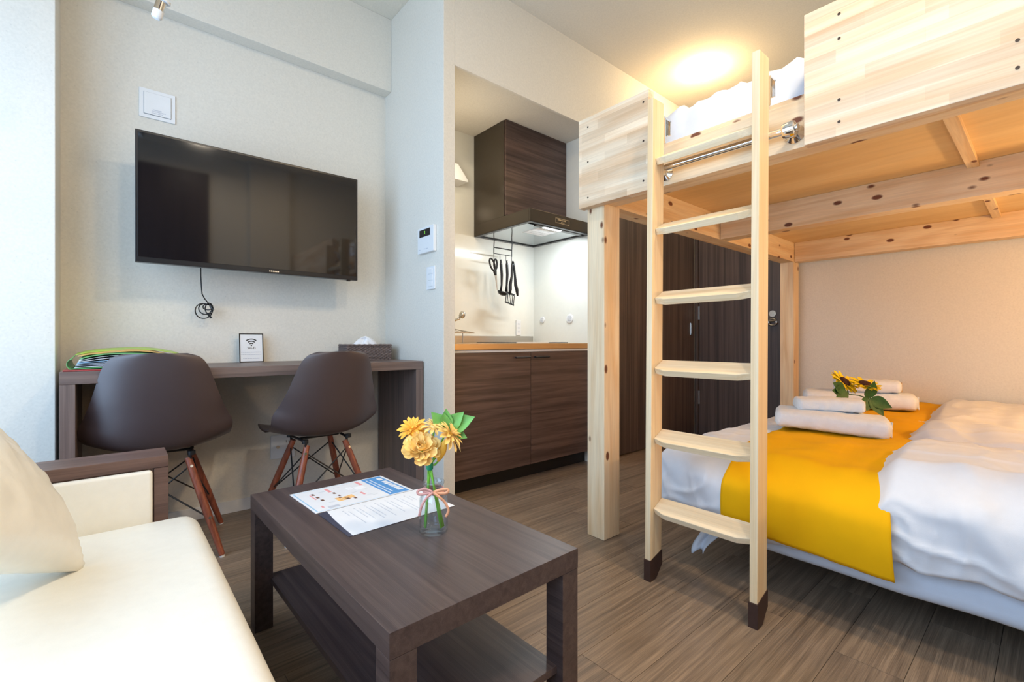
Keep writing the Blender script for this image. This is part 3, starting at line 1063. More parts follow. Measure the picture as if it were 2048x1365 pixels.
for zz, a, b in ((0.052, -.046, .044), (0.041, -.046, .044), (0.021, -.038, .038)):
    x = a
    while x < b:
        w = random.uniform(.004, .012)
        box(bm, x, min(x + w, b), -.0006, 0.0002, zz - .0018, zz + .0018)
        x += w + .002
bm.transform(SGM)
part('small_print', bm, M_LGREY, sg)

# tissue basket
tb = thing('tissue_basket', 'dark woven tissue basket with a white tissue at the right desk end', 'basket', (1.10, 2.56, DZ))
bm = bmesh.new()
bw, bd, bh = 0.255, 0.135, 0.085
per = 2 * (bw + bd)
BM = Matrix.Translation((1.098, 2.575, DZ)) @ Matrix.Rotation(R(-3), 4, 'Z')
def rect_pt(p):
    p = p % per
    if p < bw: return Vector((-bw / 2 + p, -bd / 2, 0)), Vector((0, -1, 0))
    p -= bw
    if p < bd: return Vector((bw / 2, -bd / 2 + p, 0)), Vector((1, 0, 0))
    p -= bd
    if p < bw: return Vector((bw / 2 - p, bd / 2, 0)), Vector((0, 1, 0))
    p -= bw
    return Vector((-bw / 2, bd / 2 - p, 0)), Vector((-1, 0, 0))
rows = 11
cell = per / 64
for r_ in range(rows):
    pts = []
    for k in range(192):
        pp = per * k / 192
        q, nn = rect_pt(pp)
        pts.append(q + nn * (0.0022 * math.sin(PI * pp / cell + PI * r_)) + Vector((0, 0, (r_ + .5) * bh / rows)))
    tube(bm, pts, bh / rows * 0.55, n=6, closed=True)
for k in range(64):
    q, nn = rect_pt(per * (k + .5) / 64)
    tube(bm, [q, q + Vector((0, 0, bh))], 0.0026, n=5)
bm.transform(BM)
part('woven_side', bm, M_WICK, tb, smooth=True)
bm = bmesh.new()
pts = []
for k in range(96):
    q, nn = rect_pt(per * k / 96)
    pts.append(q + nn * .002 + Vector((0, 0, bh + .001 + .0012 * math.sin(k * 1.7))))
tube(bm, pts, .005, n=6, closed=True)
box(bm, -bw / 2 + .004, bw / 2 - .004, -bd / 2 + .004, bd / 2 - .004, bh - .008, bh - .003)
bm.transform(BM)
part('rim', bm, M_WICK, tb, smooth=True)
bm = bmesh.new()
def tis(s, t):
    a = 2 * PI * s
    r0 = 0.055 * (1 - t) ** 0.6 * (1 + .35 * math.sin(3 * a + 1) * t + .2 * math.sin(7 * a))
    return Vector((r0 * math.cos(a) * 1.15, r0 * math.sin(a) * .5 + .01 * math.sin(a * 2) * t, bh - .004 + 0.045 * t ** .8 * (1 + .25 * math.sin(2 * a + 2))))
grid(bm, 40, 8, tis)
bm.transform(BM)
part('tissue', bm, M_PAPER, tb, smooth=60)

# ------------------------------------------------------------------ television and wall fittings
TX0, TX1, TZ0, TZ1, TY = 0.0675, 1.010, 1.195, 1.746, 2.470
tv = thing('television', 'black flat screen television mounted on the wall above the desk', 'television', ((TX0 + TX1) / 2, TY, TZ0))
bm = B(TX0, TX1, TY, TY + .035, TZ0, TZ1, bev=.003)
box(bm, TX0 + .08, TX1 - .08, TY + .03, TY + .07, TZ0 + .04, TZ1 - .15, bev=.01)
part('casing', bm, M_BLACK, tv)
part('screen', B(TX0 + .009, TX1 - .009, TY - .0015, TY + .001, TZ0 + .022, TZ1 - .010, bev=.0005), M_SCREEN, tv)
bm = bmesh.new()
box(bm, 0.40, 0.68, TY + .07, YW - .02, 1.38, 1.56)
box(bm, 0.30, 0.78, YW - .02, YW - .0005, 1.36, 1.58)
part('wall_bracket', bm, M_BLACKM, tv)
bm = bmesh.new()
for k in range(6):
    x = 0.572 + k * 0.0075
    box(bm, x, x + .0052, TY - .001, TY + .0005, TZ0 + .007, TZ0 + .0125)
part('maker_mark', bm, M_CHROME, tv)
part('sensor_stub', B(0.955, 0.972, TY + .004, TY + .02, TZ0 - .006, TZ0 + .001), M_BLACK, tv)

bm = bmesh.new()
pts = [(0.305, 2.56, 1.215), (0.309, 2.59, 1.17), (0.314, 2.61, 1.12), (0.318, 2.62, 1.088), (0.330, 2.63, 1.066), (0.347, 2.64, 1.046)]
tube(bm, pts, 0.0026, n=8)
def loop(cx, cz, rx, rz, y_, a0, a1, tl=0.0, n=28):
    return [(cx + rx * math.cos(a0 + (a1 - a0) * k / n), y_ + .006 * math.sin(k * .5) + tl * k / n, cz + rz * math.sin(a0 + (a1 - a0) * k / n)) for k in range(n + 1)]
tube(bm, loop(0.327, 1.010, 0.034, 0.036, 2.645, R(60), R(400)), 0.0026, n=8)
tube(bm, loop(0.334, 1.020, 0.026, 0.026, 2.652, R(100), R(440)), 0.0026, n=8)
tube(bm, loop(0.349, 1.022, 0.016, 0.026, 2.640, R(0), R(360)), 0.0026, n=8)
tube(bm, loop(0.345, 1.030, 0.020, 0.014, 2.648, R(20), R(380)), 0.0026, n=8)
tube(bm, [(0.352, 2.645, 1.04), (0.358, 2.64, 1.025), (0.366, 2.638, 1.016)], 0.0045, n=8)
tube(bm, [(0.342, 2.645, 1.0), (0.350, 2.64, 0.985), (0.358, 2.638, 0.977)], 0.0048, n=8)
solo('power_cord', bm, M_BLACK, 'coiled black power cord hanging below the television', 'cord', (0.33, 2.6, 1.2))

vc = thing('wall_hatch', 'square white access cover on the wall above the television', 'cover', (0.155, YW, 1.955))
part('cover_frame', B(0.088, 0.222, YW - .007, YW - .0005, 1.889, 2.022, bev=.002), M_WHITE, vc)
part('cover_gap', B(0.104, 0.206, YW - .0078, YW - .006, 1.905, 2.006), M_GREYP, vc)
part('lid', B(0.1055, 0.2045, YW - .0115, YW - .0075, 1.9065, 2.0045, bev=.001), M_WHITE, vc)
bm = bmesh.new()
for zz, a, b in ((1.929, .138, .168), (1.922, .133, .182), (1.914, .133, .176)):
    x = a
    while x < b:
        box(bm, x, x + .003, YW - .0119, YW - .0113, zz - .0022, zz + .0022)
        x += .0048
part('small_print', bm, M_LGREY, vc)

ot = thing('wall_outlet', 'white double power and antenna outlet plate under the desk', 'outlet', (0.70, YW, 0.30))
part('plate', B(0.632, 0.752, YW - .009, YW - .0005, 0.237, 0.362, bev=.003), M_WHITE, ot)
bm = bmesh.new()
cyl(bm, (0.665, YW - .009, .30), (0.665, YW - .016, .30), .008, n=14)
part('antenna_jack', bm, M_STEEL, ot)
bm = bmesh.new()
for zz in (0.275, 0.325):
    for xx in (0.706, 0.720):
        box(bm, xx, xx + .003, YW - .0098, YW - .0085, zz - .007, zz + .007)
part('socket_slot', bm, M_GREYP, ot)

rc = thing('heater_remote', 'white wall control panel with a small black display on the column', 'control panel', (XC, 2.185, 1.40))
part('panel_body', B(XC - .020, XC - .0005, 2.102, 2.268, 1.338, 1.476, bev=.003), M_WHITE, rc)
part('display', B(XC - .0208, XC - .0195, 2.135, 2.246, 1.425, 1.464), M_BLACK, rc)
bm = bmesh.new()
text_into(bm, '2', 0.024, frame_m((XC - .0211, 2.19, 1.445), (0, -1, 0), (0, 0, 1)))
part('digit', bm, M_GREEND, rc)
bm = bmesh.new()
for yy in (2.245, 2.19, 2.165):
    box(bm, XC - .0206, XC - .0195, yy - .008, yy + .008, 1.357, 1.360)
part('small_print', bm, M_LGREY, rc)
sw = thing('light_switch', 'white light switch plate on the column below the control panel', 'switch', (XC, 2.15, 1.20))
part('plate', B(XC - .009, XC - .0005, 2.108, 2.192, 1.140, 1.262, bev=.003), M_WHITE, sw)
for k in range(3):
    part('rocker', B(XC - .0125, XC - .0085, 2.128, 2.172, 1.155 + .033 * k, 1.184 + .033 * k, bev=.002), M_WHITE, sw)

# hanging rod whose tip drops into the top of the picture
hr = thing('hanging_rod', 'chrome rod with white tip hanging from the ceiling at the top edge', 'rod', (0.105, 1.9, 2.82))
tip = Vector((0.105, 1.90, 1.913))
dr = (RV * 0.30 + Vector((0, 0, 0.95))).normalized()
bm = bmesh.new()
lathe(bm, [(0.001, 0), (0.010, 0.001), (0.0145, 0.006), (0.0150, 0.012), (0.0150, 0.028)], tip, 20, M=axis_to(dr))
part('white_tip', bm, M_WHITE, hr)
bm = bmesh.new(); cyl(bm, tip + dr * .028, tip + dr * .060, .0148, n=20)
part('chrome_band', bm, M_CHROME, hr)
bm = bmesh.new(); cyl(bm, tip + dr * .060, tip + dr * .068, .024, n=24)
part('collar', bm, M_WHITE, hr)
bm = bmesh.new(); e = tip + dr * ((CEIL - tip.z) / dr.z); cyl(bm, tip + dr * .068, e, .010, n=12)
part('rod', bm, M_WHITE, hr)
bm = bmesh.new(); cyl(bm, (e.x, e.y, CEIL - .02), (e.x, e.y, CEIL), .035, n=20)
part('ceiling_mount', bm, M_WHITE, hr)

# ------------------------------------------------------------------ chairs
def chair_shell():
    bm = bmesh.new()
    # centre line: (forward, height), half width, side rise, side wrap
    P = [(0.235, 0.412), (0.228, 0.428), (0.20, 0.437), (0.13, 0.436), (0.05, 0.428), (-0.04, 0.424), (-0.11, 0.428), (-0.165, 0.445), (-0.197, 0.485),
         (-0.215, 0.54), (-0.228, 0.60), (-0.242, 0.66), (-0.257, 0.72), (-0.270, 0.77), (-0.279, 0.805), (-0.283, 0.820)]
    HW = [0.165, 0.19, 0.208, 0.222, 0.230, 0.234, 0.238, 0.243, 0.241, 0.226, 0.209, 0.192, 0.175, 0.158, 0.132, 0.092]
    n = len(P) - 1

    def lerp(A, x):
        i = min(int(x), n - 1); f = x - i
        # catmull-rom
        a, b, c, d = A[max(i - 1, 0)], A[i], A[i + 1], A[min(i + 2, n)]
        return 0.5 * ((2 * b) + (-a + c) * f + (2 * a - 5 * b + 4 * c - d) * f * f + (-a + 3 * b - 3 * c + d) * f ** 3)

    def fn(s, t):
        x = s * n
        y_ = lerp([p[0] for p in P], x); z = lerp([p[1] for p in P], x); hw = lerp(HW, x)
        u = (t - .5) * 2
        seat = 1 - sstep(5.5, 9.5, x)
        back = sstep(6.0, 9.5, x)
        u2 = abs(u) ** 2.4
        wing = math.exp(-((x - 7.6) / 2.2) ** 2)
        z += seat * 0.030 * u2 * sstep(0.3, 3, x) + wing * 0.050 * u2
        y_ += back * 0.048 * u2 * (1 - 0.35 * sstep(11, 15, x)) + wing * 0.035 * u2
        return Vector((u * hw, y_, z))
    grid(bm, 60, 26, fn)
    # rolled rim
    thick(bm, 0.0065)
    return bm


def make_chair(label, loc, rz):
    t = thing('dining_chair', label, 'chair', loc, rz, 'dark brown shell chairs at the desk')
    part('seat_shell', chair_shell(), M_CHAIR, t, smooth=60, world=False)
    tops = {}
    for sx in (-1, 1):
        for sy in (-1, 1):
            top = Vector((sx * 0.088, -0.02 + sy * 0.088, 0.392)); bot = Vector((sx * 0.205, -0.01 + sy * 0.20, 0.006))
            tops[(sx, sy)] = (top, bot)
            bm = bmesh.new()
            tube(bm, [top + (bot - top) * q for q in (0, .15, .55, 1)], [0.0125, 0.0145, 0.0150, 0.0105], n=14)
            lg = part('leg', bm, M_CLEG, t, world=False)
            bm = bmesh.new(); cyl(bm, bot - Vector((0, 0, .006)), bot + Vector((0, 0, .002)), .0095, n=12)
            part('glide', bm, M_WHITE, lg, world=False)
            for q in (0.09, 0.62):
                c = top + (bot - top) * q
                out = Vector((sx * .2, sy * 1.0, 0.25)).normalized()
                bm = bmesh.new(); cyl(bm, c + out * .010, c + out * .0165, .0055, n=10)
                part('bolt', bm, M_CHROME, lg, world=False)
    pairs = [((-1, -1), (1, -1)), ((1, -1), (1, 1)), ((1, 1), (-1, 1)), ((-1, 1), (-1, -1))]
    for a, b in pairs:
        for (p, q) in ((a, b), (b, a)):
            bm = bmesh.new()
            A0 = tops[p][0] + (tops[p][1] - tops[p][0]) * .08; A1 = tops[q][0] + (tops[q][1] - tops[q][0]) * .62
            tube(bm, [A0, A1], 0.0032, n=7)
            part('wire_brace', bm, M_BLACKM, t, world=False)
    bm = bmesh.new()
    for sx in (-1, 1):
        tube(bm, [(sx * .095, -.115, .385), (sx * .095, -.115, .408), (sx * .10, -.02, .414), (sx * .095, .075, .408), (sx * .095, .075, .385)], 0.006, n=8)
    tube(bm, [(-.095, -.02, .41), (.095, -.02, .41)], 0.006, n=8)
    for (sx, sy) in ((-1, -1), (1, -1), (-1, 1), (1, 1)):
        cyl(bm, (sx * .10, -.02 + sy * .10, .405), (sx * .10, -.02 + sy * .10, .421), .014, n=10)
    part('seat_bracket', bm, M_BLACKM, t, world=False)
    return t


make_chair('dark brown shell chair on the left, behind the sofa arm, with red brown legs', (0.158, 2.412, 0), R(-8))
make_chair('dark brown shell chair on the right, behind the coffee table, with red brown legs', (0.748, 2.318, 0), R(3))

# ------------------------------------------------------------------ sofa
so = thing('cream_sofa', 'cream leather sofa with dark wooden arm in the left foreground', 'sofa', (-0.3, 0.8, 0))
bm = B(-0.60, 0.184, 0.012, 1.588, 0.15, 0.386, bev=0.045, seg=5)
bmesh.ops.subdivide_edges(bm, edges=[e for e in bm.edges if e.calc_length() > .25], cuts=14, use_grid_fill=True)
for v in bm.verts:
    v.co.z += 0.006 * math.sin(PI * (v.co.y / 1.6)) if v.co.z > .3 else 0
    v.co.z -= 0.010 * math.exp(-((v.co.y - 0.80) / .02) ** 2) if v.co.z > .34 else 0
part('seat_cushion', bm, M_LEATH, so, smooth=True)
bm = B(-0.775, -0.56, 0.012, 1.588, 0.12, 0.76, bev=0.05, seg=5)
part('backrest', bm, M_LEATH, so, smooth=True)
part('base', B(-0.74, 0.10, 0.012, 1.588, 0.05, 0.16, bev=.004), M_SOFAW, so)
for (ya, yb) in ((1.600, 1.728), (-0.128, 0.0)):
    bm = bmesh.new()
    box(bm, -0.775, 0.116, ya, yb, 0.518, 0.549, bev=.002)
    box(bm, 0.084, 0.116, ya, yb, 0.02, 0.5175, bev=.002)
    box(bm, -0.775, 0.0835, ya + .006, yb - .006, 0.05, 0.5175)
    ar = part('armrest', bm, M_SOFAW, so, label='dark brown wooden armrest')
    yy = (ya - .012, ya + .01) if ya > 1 else (yb - .01, yb + .012)
    bm = B(-0.72, 0.081, yy[0], yy[1], 0.20, 0.515, bev=.009, seg=3)
    part('arm_panel', bm, M_LEATH, ar, smooth=True)
for (px, py) in ((0.06, 1.5), (0.06, 0.1), (-0.7, 1.5), (-0.7, 0.1)):
    part('leg', B(px - .025, px + .025, py - .025, py + .025, 0, 0.055), M_BLACK, so)


def cushion_bm(w, h, t):
    bm = bmesh.new()
    for sgn in (-1, 1):
        def fn(s, q, sgn=sgn):
            u, v = (s - .5) * 2, (q - .5) * 2
            k = (max(0, 1 - abs(u) ** 2.2) * max(0, 1 - abs(v) ** 2.2)) ** 0.55
            pin = 1 - 0.075 * (1 - abs(v) ** 2) * (abs(u) ** 3) if True else 1
            pin2 = 1 - 0.075 * (1 - abs(u) ** 2) * (abs(v) ** 3)
            wr = 0.008 * nz(u * 3, v * 3, sgn) * k + 0.012 * math.sin(math.atan2(1 - abs(v), 1 - abs(u)) * 9 + 1) * (abs(u) * abs(v)) * k + .006 * folds(u * .5, v * .5, sgn, 2.5) * k
            return Vector((u * w / 2 * pin, v * h / 2 * pin2, sgn * (t / 2 * k + .003) + wr))
        grid(bm, 40, 40, fn)
    bmesh.ops.remove_doubles(bm, verts=bm.verts[:], dist=.0062)
    return bm


cw = 0.43
cc = Vector((-0.055, 1.33, 0.392))
e2 = Vector((-0.50, 0.55, 0.66)).normalized()       # far edge, leaning on the backrest
e1 = Vector((-0.32, -0.836, 0.449))                   # lower edge, rising towards the near end
e1 = (e1 - e2 * e1.dot(e2)).normalized()
ctr = cc + e1 * cw * .47 + e2 * cw * .47
bm = cushion_bm(cw, cw, 0.17)
bm.transform(frame_m(ctr, -e1, e2))
pl = thing('sofa_pillow', 'plump cream leather pillow leaning in the sofa corner', 'pillow', (ctr.x, ctr.y, 0.39))
part('pillow_cover', bm, M_LEATH, pl, smooth=True)

# ------------------------------------------------------------------ coffee table
ct = thing('coffee_table', 'dark brown low coffee table with lower shelf in front of the sofa', 'coffee table', (0.554, 1.142, 0), R(1.1))
tw, tl, th_ = 0.460, 0.900, 0.400
part('table_top', B(-tw / 2, tw / 2, -tl / 2, tl / 2, th_ - .044, th_, bev=.0012), M_TABLE, ct, world=False)
for sx in (-1, 1):
    for sy in (-1, 1):
        x0, y0 = sx * (tw / 2 - .0255), sy * (tl / 2 - .0255)
        part('leg', B(x0 - .025, x0 + .025, y0 - .025, y0 + .025, 0, th_ - .0446, bev=.0012), M_TABLE, ct, world=False)
part('shelf', B(-tw / 2 + .045, tw / 2 - .045, -tl / 2 + .018, tl / 2 - .018, 0.133, 0.150, bev=.0012), M_TABLE, ct, world=False)

ZT0 = th_ + .0005
# menu sheet with the blue heading
a_, b_, c_, d_ = Vector((0.403, 1.502, ZT0)), Vector((0.703, 1.512, ZT0)), Vector((0.706, 1.312, ZT0)), Vector((0.413, 1.293, ZT0))
mn = thing('menu_sheet', 'laminated menu sheet with blue heading on the coffee table', 'menu', a_)
MX = frame_m(d_, b_ - a_, a_ - d_)       # local x along the sheet towards the blue heading, y away from the sofa side
mw, mh = 0.297, 0.210
bm = B(0, mw, 0, mh, 0, .0008); bm.transform(MX)
part('sheet', bm, M_LAM, mn)
def patches(lst, z=.0008, t=.0003):
    bm = bmesh.new()
    for (x0, x1, y0, y1) in lst:
        box(bm, x0, x1, y0, y1, z, z + t)
    bm.transform(MX)
    return bm
part('blue_heading', patches([(0.222, 0.288, 0.006, 0.204)]), M_BLUE, mn)
part('blue_border', patches([(0.006, 0.010, 0.006, 0.204), (0.010, 0.222, 0.203, 0.2045), (0.010, 0.222, 0.0055, 0.007)]), M_LBLUE, mn)
lst = [(0.266, 0.281, 0.160, 0.186)] + [(0.264 + .002 * (k % 2), 0.282, 0.030 + k * .020, 0.046 + k * .020) for k in range(6)]
lst += [(0.242, 0.246, 0.03 + k * .012, 0.039 + k * .012) for k in range(13)] + [(0.230, 0.234, 0.02 + k * .012, 0.029 + k * .012) for k in range(14)]
part('heading_text', patches(lst, .0011), M_LAM, mn)
rr = random.Random(3)
part('pink_print', patches([(0.196, 0.206, 0.155, 0.198), (0.095, 0.104, 0.150, 0.190), (0.040, 0.044, 0.110, 0.160), (0.03, 0.036, 0.03, 0.045), (0.165, 0.172, 0.06, 0.09)]), M_PINK, mn, kind='stuff')
part('food_picture', patches([(0.088 + .013 * k + rr.uniform(-.003, .003), 0.100 + .013 * k, 0.040 + rr.uniform(0, .02), 0.078 + rr.uniform(0, .02)) for k in range(4)]), M_ORAP, mn)
part('food_picture', patches([(0.170, 0.200, 0.118, 0.148), (0.150, 0.166, 0.135, 0.160)]), M_PAPER, mn)
part('brown_print', patches([(0.046, 0.054, 0.150, 0.166), (0.048, 0.056, 0.118, 0.132), (0.050, 0.058, 0.086, 0.100), (0.100, 0.108, 0.125, 0.140), (0.104, 0.110, 0.096, 0.108),
                             (0.112, 0.120, 0.052, 0.066), (0.098, 0.106, 0.078, 0.088), (0.13, .137, .044, .056)], .0011), M_BROWNP, mn, kind='stuff')
part('grey_print', patches([(0.044, 0.074, 0.014, 0.030)] + [(0.08 + rr.uniform(0, .12), 0.10 + rr.uniform(.0, .11), y0 * .012 + .02, y0 * .012 + .0215) for y0 in range(1, 14) if rr.random() < .0] +
                   [(x0, x0 + .02, y0, y0 + .0015) for x0, y0 in ((0.07, .17), (0.07, .165), (0.12, .18), (0.14, .10), (0.17, .05), (0.18, .04), (0.19, .11), (0.15, .19), (0.06, .06))]), M_LGREY, mn)

# information sheet in a dark sleeve
g_, f_, e_ = Vector((0.416, 1.290, ZT0)), Vector((0.437, 1.088, ZT0)), Vector((0.735, 1.098, ZT0))
inf = thing('information_sheet', 'white printed information sheet in a dark sleeve beside the glass vase', 'paper', g_)
IX = frame_m((0.428, 1.089, ZT0), (0.9994, 0.034, 0), (-0.034, 0.9994, 0))
bm = B(-0.004, 0.30, 0, .198, 0, .0006); bm.transform(IX)
part('sleeve', bm, M_NAVY, inf)
bm = bmesh.new()
prism(bm, [(0.006, 0.0), (0.302, 0.0), (0.302, 0.199), (0.020, 0.199), (0.012, 0.13), (0.008, 0.06)], .0006, Matrix.Translation((0, 0, .0007)))
bm.transform(IX)
part('sheet', bm, M_LAM, inf)
bm = bmesh.new()
for k in range(7):
    xx = 0.05 + k * 0.031
    box(bm, xx, xx + .004, 0.165, 0.171, .0013, .0016)
    y1 = 0.158
    for q in range(2):
        w = rr.uniform(.03, .12)
        box(bm, xx + .001 + q * .011, xx + .003 + q * .011, y1 - w, y1, .0013, .0016)
bm.transform(IX)
part('printed_lines', bm, M_LGREY, inf)

# ------------------------------------------------------------------ vase and flowers
V0 = Vector((0.592, 0.985, ZT0 + .0003))
vs_ = thing('glass_vase', 'small clear glass bottle vase on the coffee table', 'vase', V0)
bm = bmesh.new()
prof_o = [(0.002, 0.0), (0.030, 0.0), (0.0345, 0.004), (0.035, 0.012), (0.0345, 0.078), (0.031, 0.090), (0.0235, 0.098), (0.0215, 0.105), (0.0225, 0.114), (0.0265, 0.119), (0.0265, 0.124), (0.023, 0.1255)]
prof_i = [(0.0205, 0.1245), (0.0195, 0.114), (0.0190, 0.105), (0.0215, 0.0965), (0.0285, 0.0885), (0.032, 0.077), (0.0322, 0.014), (0.028, 0.008), (0.002, 0.0095)]
lathe(bm, prof_o + prof_i, V0, 40)
part('bottle', bm, M_GLASS, vs_, smooth=True)
bm = bmesh.new()
for k in range(2):
    pts = [V0 + Vector((0.0245 * math.cos(a), 0.0245 * math.sin(a), 0.100 + .004 * k + .001 * math.sin(3 * a))) for a in [2 * PI * q / 24 for q in range(24)]]
    tube(bm, pts, 0.0026, n=6, closed=True)
part('twine', bm, M_RIB, vs_, smooth=True, label='pink twine tied round the neck')
kn = V0 - FV * 0.027 + RV * 0.004 + Vector((0, 0, 0.104))
bm = bmesh.new()
def ribbon(bm, pts, w=0.006):
    pts = [Vector(p) for p in pts]
    for i in range(len(pts) - 1):
        pass
    def cr(x):
        n = len(pts) - 1
        i = min(int(x), n - 1); f = x - i
        a, b, c, d = pts[max(i - 1, 0)], pts[i], pts[i + 1], pts[min(i + 2, n)]
        return 0.5 * ((2 * b) + (-a + c) * f + (2 * a - 5 * b + 4 * c - d) * f * f + (-a + 3 * b - 3 * c + d) * f ** 3)
    n = 24
    g = []
    for k in range(n + 1):
        p = cr(k / n * (len(pts) - 1))
        t = (cr(min(len(pts) - 1, (k + .5) / n * (len(pts) - 1))) - cr(max(0, (k - .5) / n * (len(pts) - 1)))).normalized()
        s = t.cross(FV).normalized() * w / 2
        g.append((bm.verts.new(p + s), bm.verts.new(p - s)))
    for k in range(n):
        bm.faces.new((g[k][0], g[k + 1][0], g[k + 1][1], g[k][1]))
Zv = Vector((0, 0, 1))
ribbon(bm, [kn, kn - RV * .018 + Zv * .008, kn - RV * .036 + Zv * .004, kn - RV * .034 - Zv * .004, kn - RV * .016 - Zv * .003, kn])
ribbon(bm, [kn, kn - RV * .014 - Zv * .010 - FV * .006, kn - RV * .026 - Zv * .030 - FV * .006, kn - RV * .033 - Zv * .056 - FV * .002])
thick(bm, .0008)
part('bow', bm, M_RIB, vs_, smooth=True)
bm = bmesh.new()
ribbon(bm, [kn, kn + RV * .016 + Zv * .006, kn + RV * .034 + Zv * .007, kn + RV * .032 - Zv * .001, kn + RV * .014 - Zv * .002, kn], .007)
ribbon(bm, [kn, kn + RV * .016 - Zv * .010 - FV * .004, kn + RV * .028 - Zv * .024, kn + RV * .036 - Zv * .042, kn + RV * .030 - Zv * .058])
thick(bm, .0008)
part('bow', bm, M_RIB2, vs_, smooth=True, label='apricot side of the ribbon bow')


def vp(r, z, f=0.0):
    return V0 + RV * r + FV * f + Vector((0, 0, z))


tie = vp(-0.009, 0.160)
def stem(bm, head, foot, r=0.0026):
    h, f_ = Vector(head), Vector(foot)
    pts = [h, tie * .45 + h * .55 + Vector((0, 0, -.004)), tie + Vector((random.uniform(-.003, .003), random.uniform(-.003, .003), 0)), tie * .5 + f_ * .5, f_]
    tube(bm, pts, [r * .8, r, r, r, r], n=7)


pm1 = petal_mesh('petal_long', 0.034, 0.0125, M_PETAL, -0.10, 0.5, round_=.45)
pm2 = petal_mesh('petal_wide', 0.034, 0.036, M_PETAL2, 0.35, 0.5, round_=.5)
pm3 = petal_mesh('petal_right', 0.036, 0.013, M_PETAL2, -0.22, 0.5, round_=.45)


def daisy(name, label, c, d, pm, n, rings, foot, mat):
    t = thing(name, label, 'flower', c, 0)
    rg = random.Random(n)
    for ri, (r0, tilt, sc) in enumerate(rings):
        for k in range(n):
            M = orient(Vector(c) + Vector(d).normalized() * (.004 * ri), d, 2 * PI * (k + .5 * ri) / n) @ Matrix.Translation((0, r0, 0)) @ Matrix.Rotation(R(tilt + rg.uniform(-8, 8)), 4, 'X') @ Matrix.Scale(sc * rg.uniform(.9, 1.08), 4)
            place(pm, 'petal', t, M)
    bm = bmesh.new()
    lathe(bm, [(0.009, -0.004), (0.010, 0.002), (0.007, 0.007), (0.001, 0.009)], c, 14, M=axis_to(d))
    part('flower_centre', bm, mat, t)
    bm = bmesh.new(); stem(bm, c, foot)
    part('stem', bm, M_STEM, t, smooth=True)
    return t


daisy('orange_daisy', 'orange daisy bloom at the upper left of the vase', vp(-0.052, 0.246, 0.015), (-0.45, -0.35, 0.75), pm1, 15, [(0.006, 0, 1.0), (0.004, 22, .85), (0.003, 42, .6)], vp(-0.022, 0.012, .004), M_PETAL)
daisy('apricot_daisy', 'pale apricot daisy drooping at the right of the vase', vp(0.040, 0.236, -0.005), (0.52, -0.45, 0.62), pm3, 15, [(0.006, -6, 1.15), (0.004, 16, .95), (0.003, 40, .65)], vp(0.024, 0.012, .004), M_PETAL)
daisy('apricot_daisy', 'small apricot daisy between the leaves at the bouquet top', vp(0.000, 0.252, 0.012), (0.05, -0.3, 0.95), pm3, 14, [(0.005, 8, .85), (0.003, 36, .6)], vp(-0.020, 0.012, .008), M_PETAL2)
# ruffled bloom in front
pc = vp(-0.026, 0.206, -0.022)
pe = thing('ruffled_bloom', 'large ruffled apricot bloom at the front of the bouquet', 'flower', pc)
pd = Vector((-0.30, -0.55, 0.62))
rg = random.Random(11)
for (n, r0, tilt, sc) in ((9, 0.010, -20, 1.05), (9, 0.009, 5, 0.95), (8, 0.007, 28, 0.85), (8, 0.005, 50, 0.72), (6, 0.003, 68, 0.58), (4, 0.001, 82, 0.42)):
    for k in range(n):
        M = orient(pc, pd, 2 * PI * (k + rg.random() * .5) / n) @ Matrix.Translation((0, r0, 0)) @ Matrix.Rotation(R(tilt + rg.uniform(-10, 10)), 4, 'X') @ Matrix.Rotation(R(rg.uniform(-14, 14)), 4, 'Y') @ Matrix.Scale(sc * rg.uniform(.9, 1.1), 4)
        place(pm2, 'petal', pe, M)
bm = bmesh.new(); stem(bm, pc, vp(-0.018, 0.012, -.006)); part('stem', bm, M_STEM, pe, smooth=True)
# bud
bc = vp(0.020, 0.196, 0.0)
bu = thing('flower_bud', 'closed orange flower bud under the right blooms', 'flower', bc)
bm = bmesh.new()
lathe(bm, [(0.003, -0.026), (0.008, -0.014), (0.011, 0.0), (0.010, 0.012), (0.006, 0.024), (0.002, 0.030)], bc, 12, M=axis_to(RV * .35 + Vector((0, 0, 1))))
part('bud', bm, M_PETAL, bu, smooth=True)
bm = bmesh.new(); stem(bm, bc - RV * .008 - Vector((0, 0, .024)), vp(0.020, 0.012, -.008)); part('stem', bm, M_STEM, bu, smooth=True)
# leaves
lc = vp(0.030, 0.245, 0.025)
lv = thing('leaf_sprig', 'sprig of broad green leaves behind the apricot blooms', 'leaves', lc)
lm = leaf_mesh('broad_leaf', 0.075, 0.048, M_LEAF, 0.08, 0.30)
for (d, s) in (((-0.55, 0.62), .80), ((-0.02, 0.95), .72), ((0.62, 0.62), .85), ((0.92, 0.40), 1.05), ((0.60, -0.25), .75), ((-0.1, 0.6), .6)):
    dv = (RV * d[0] + Vector((0, 0, d[1])) - FV * .10).normalized()
    side = dv.cross(-FV + Vector((0, 0, .45))).normalized()
    place(lm, 'leaf', lv, frame_m(lc, side, dv) @ Matrix.Scale(s, 4))
bm = bmesh.new(); stem(bm, lc, vp(0.022, 0.012, -.002)); part('stem', bm, M_STEM, lv, smooth=True)
bm = bmesh.new(); lathe(bm, [(0.007, -0.009), (0.0085, -0.006), (0.0085, 0.006), (0.007, 0.009)], tie, 12)
solo('green_tie', bm, M_TAPE, 'green tape tie round the flower stems above the vase', 'tie', tie)

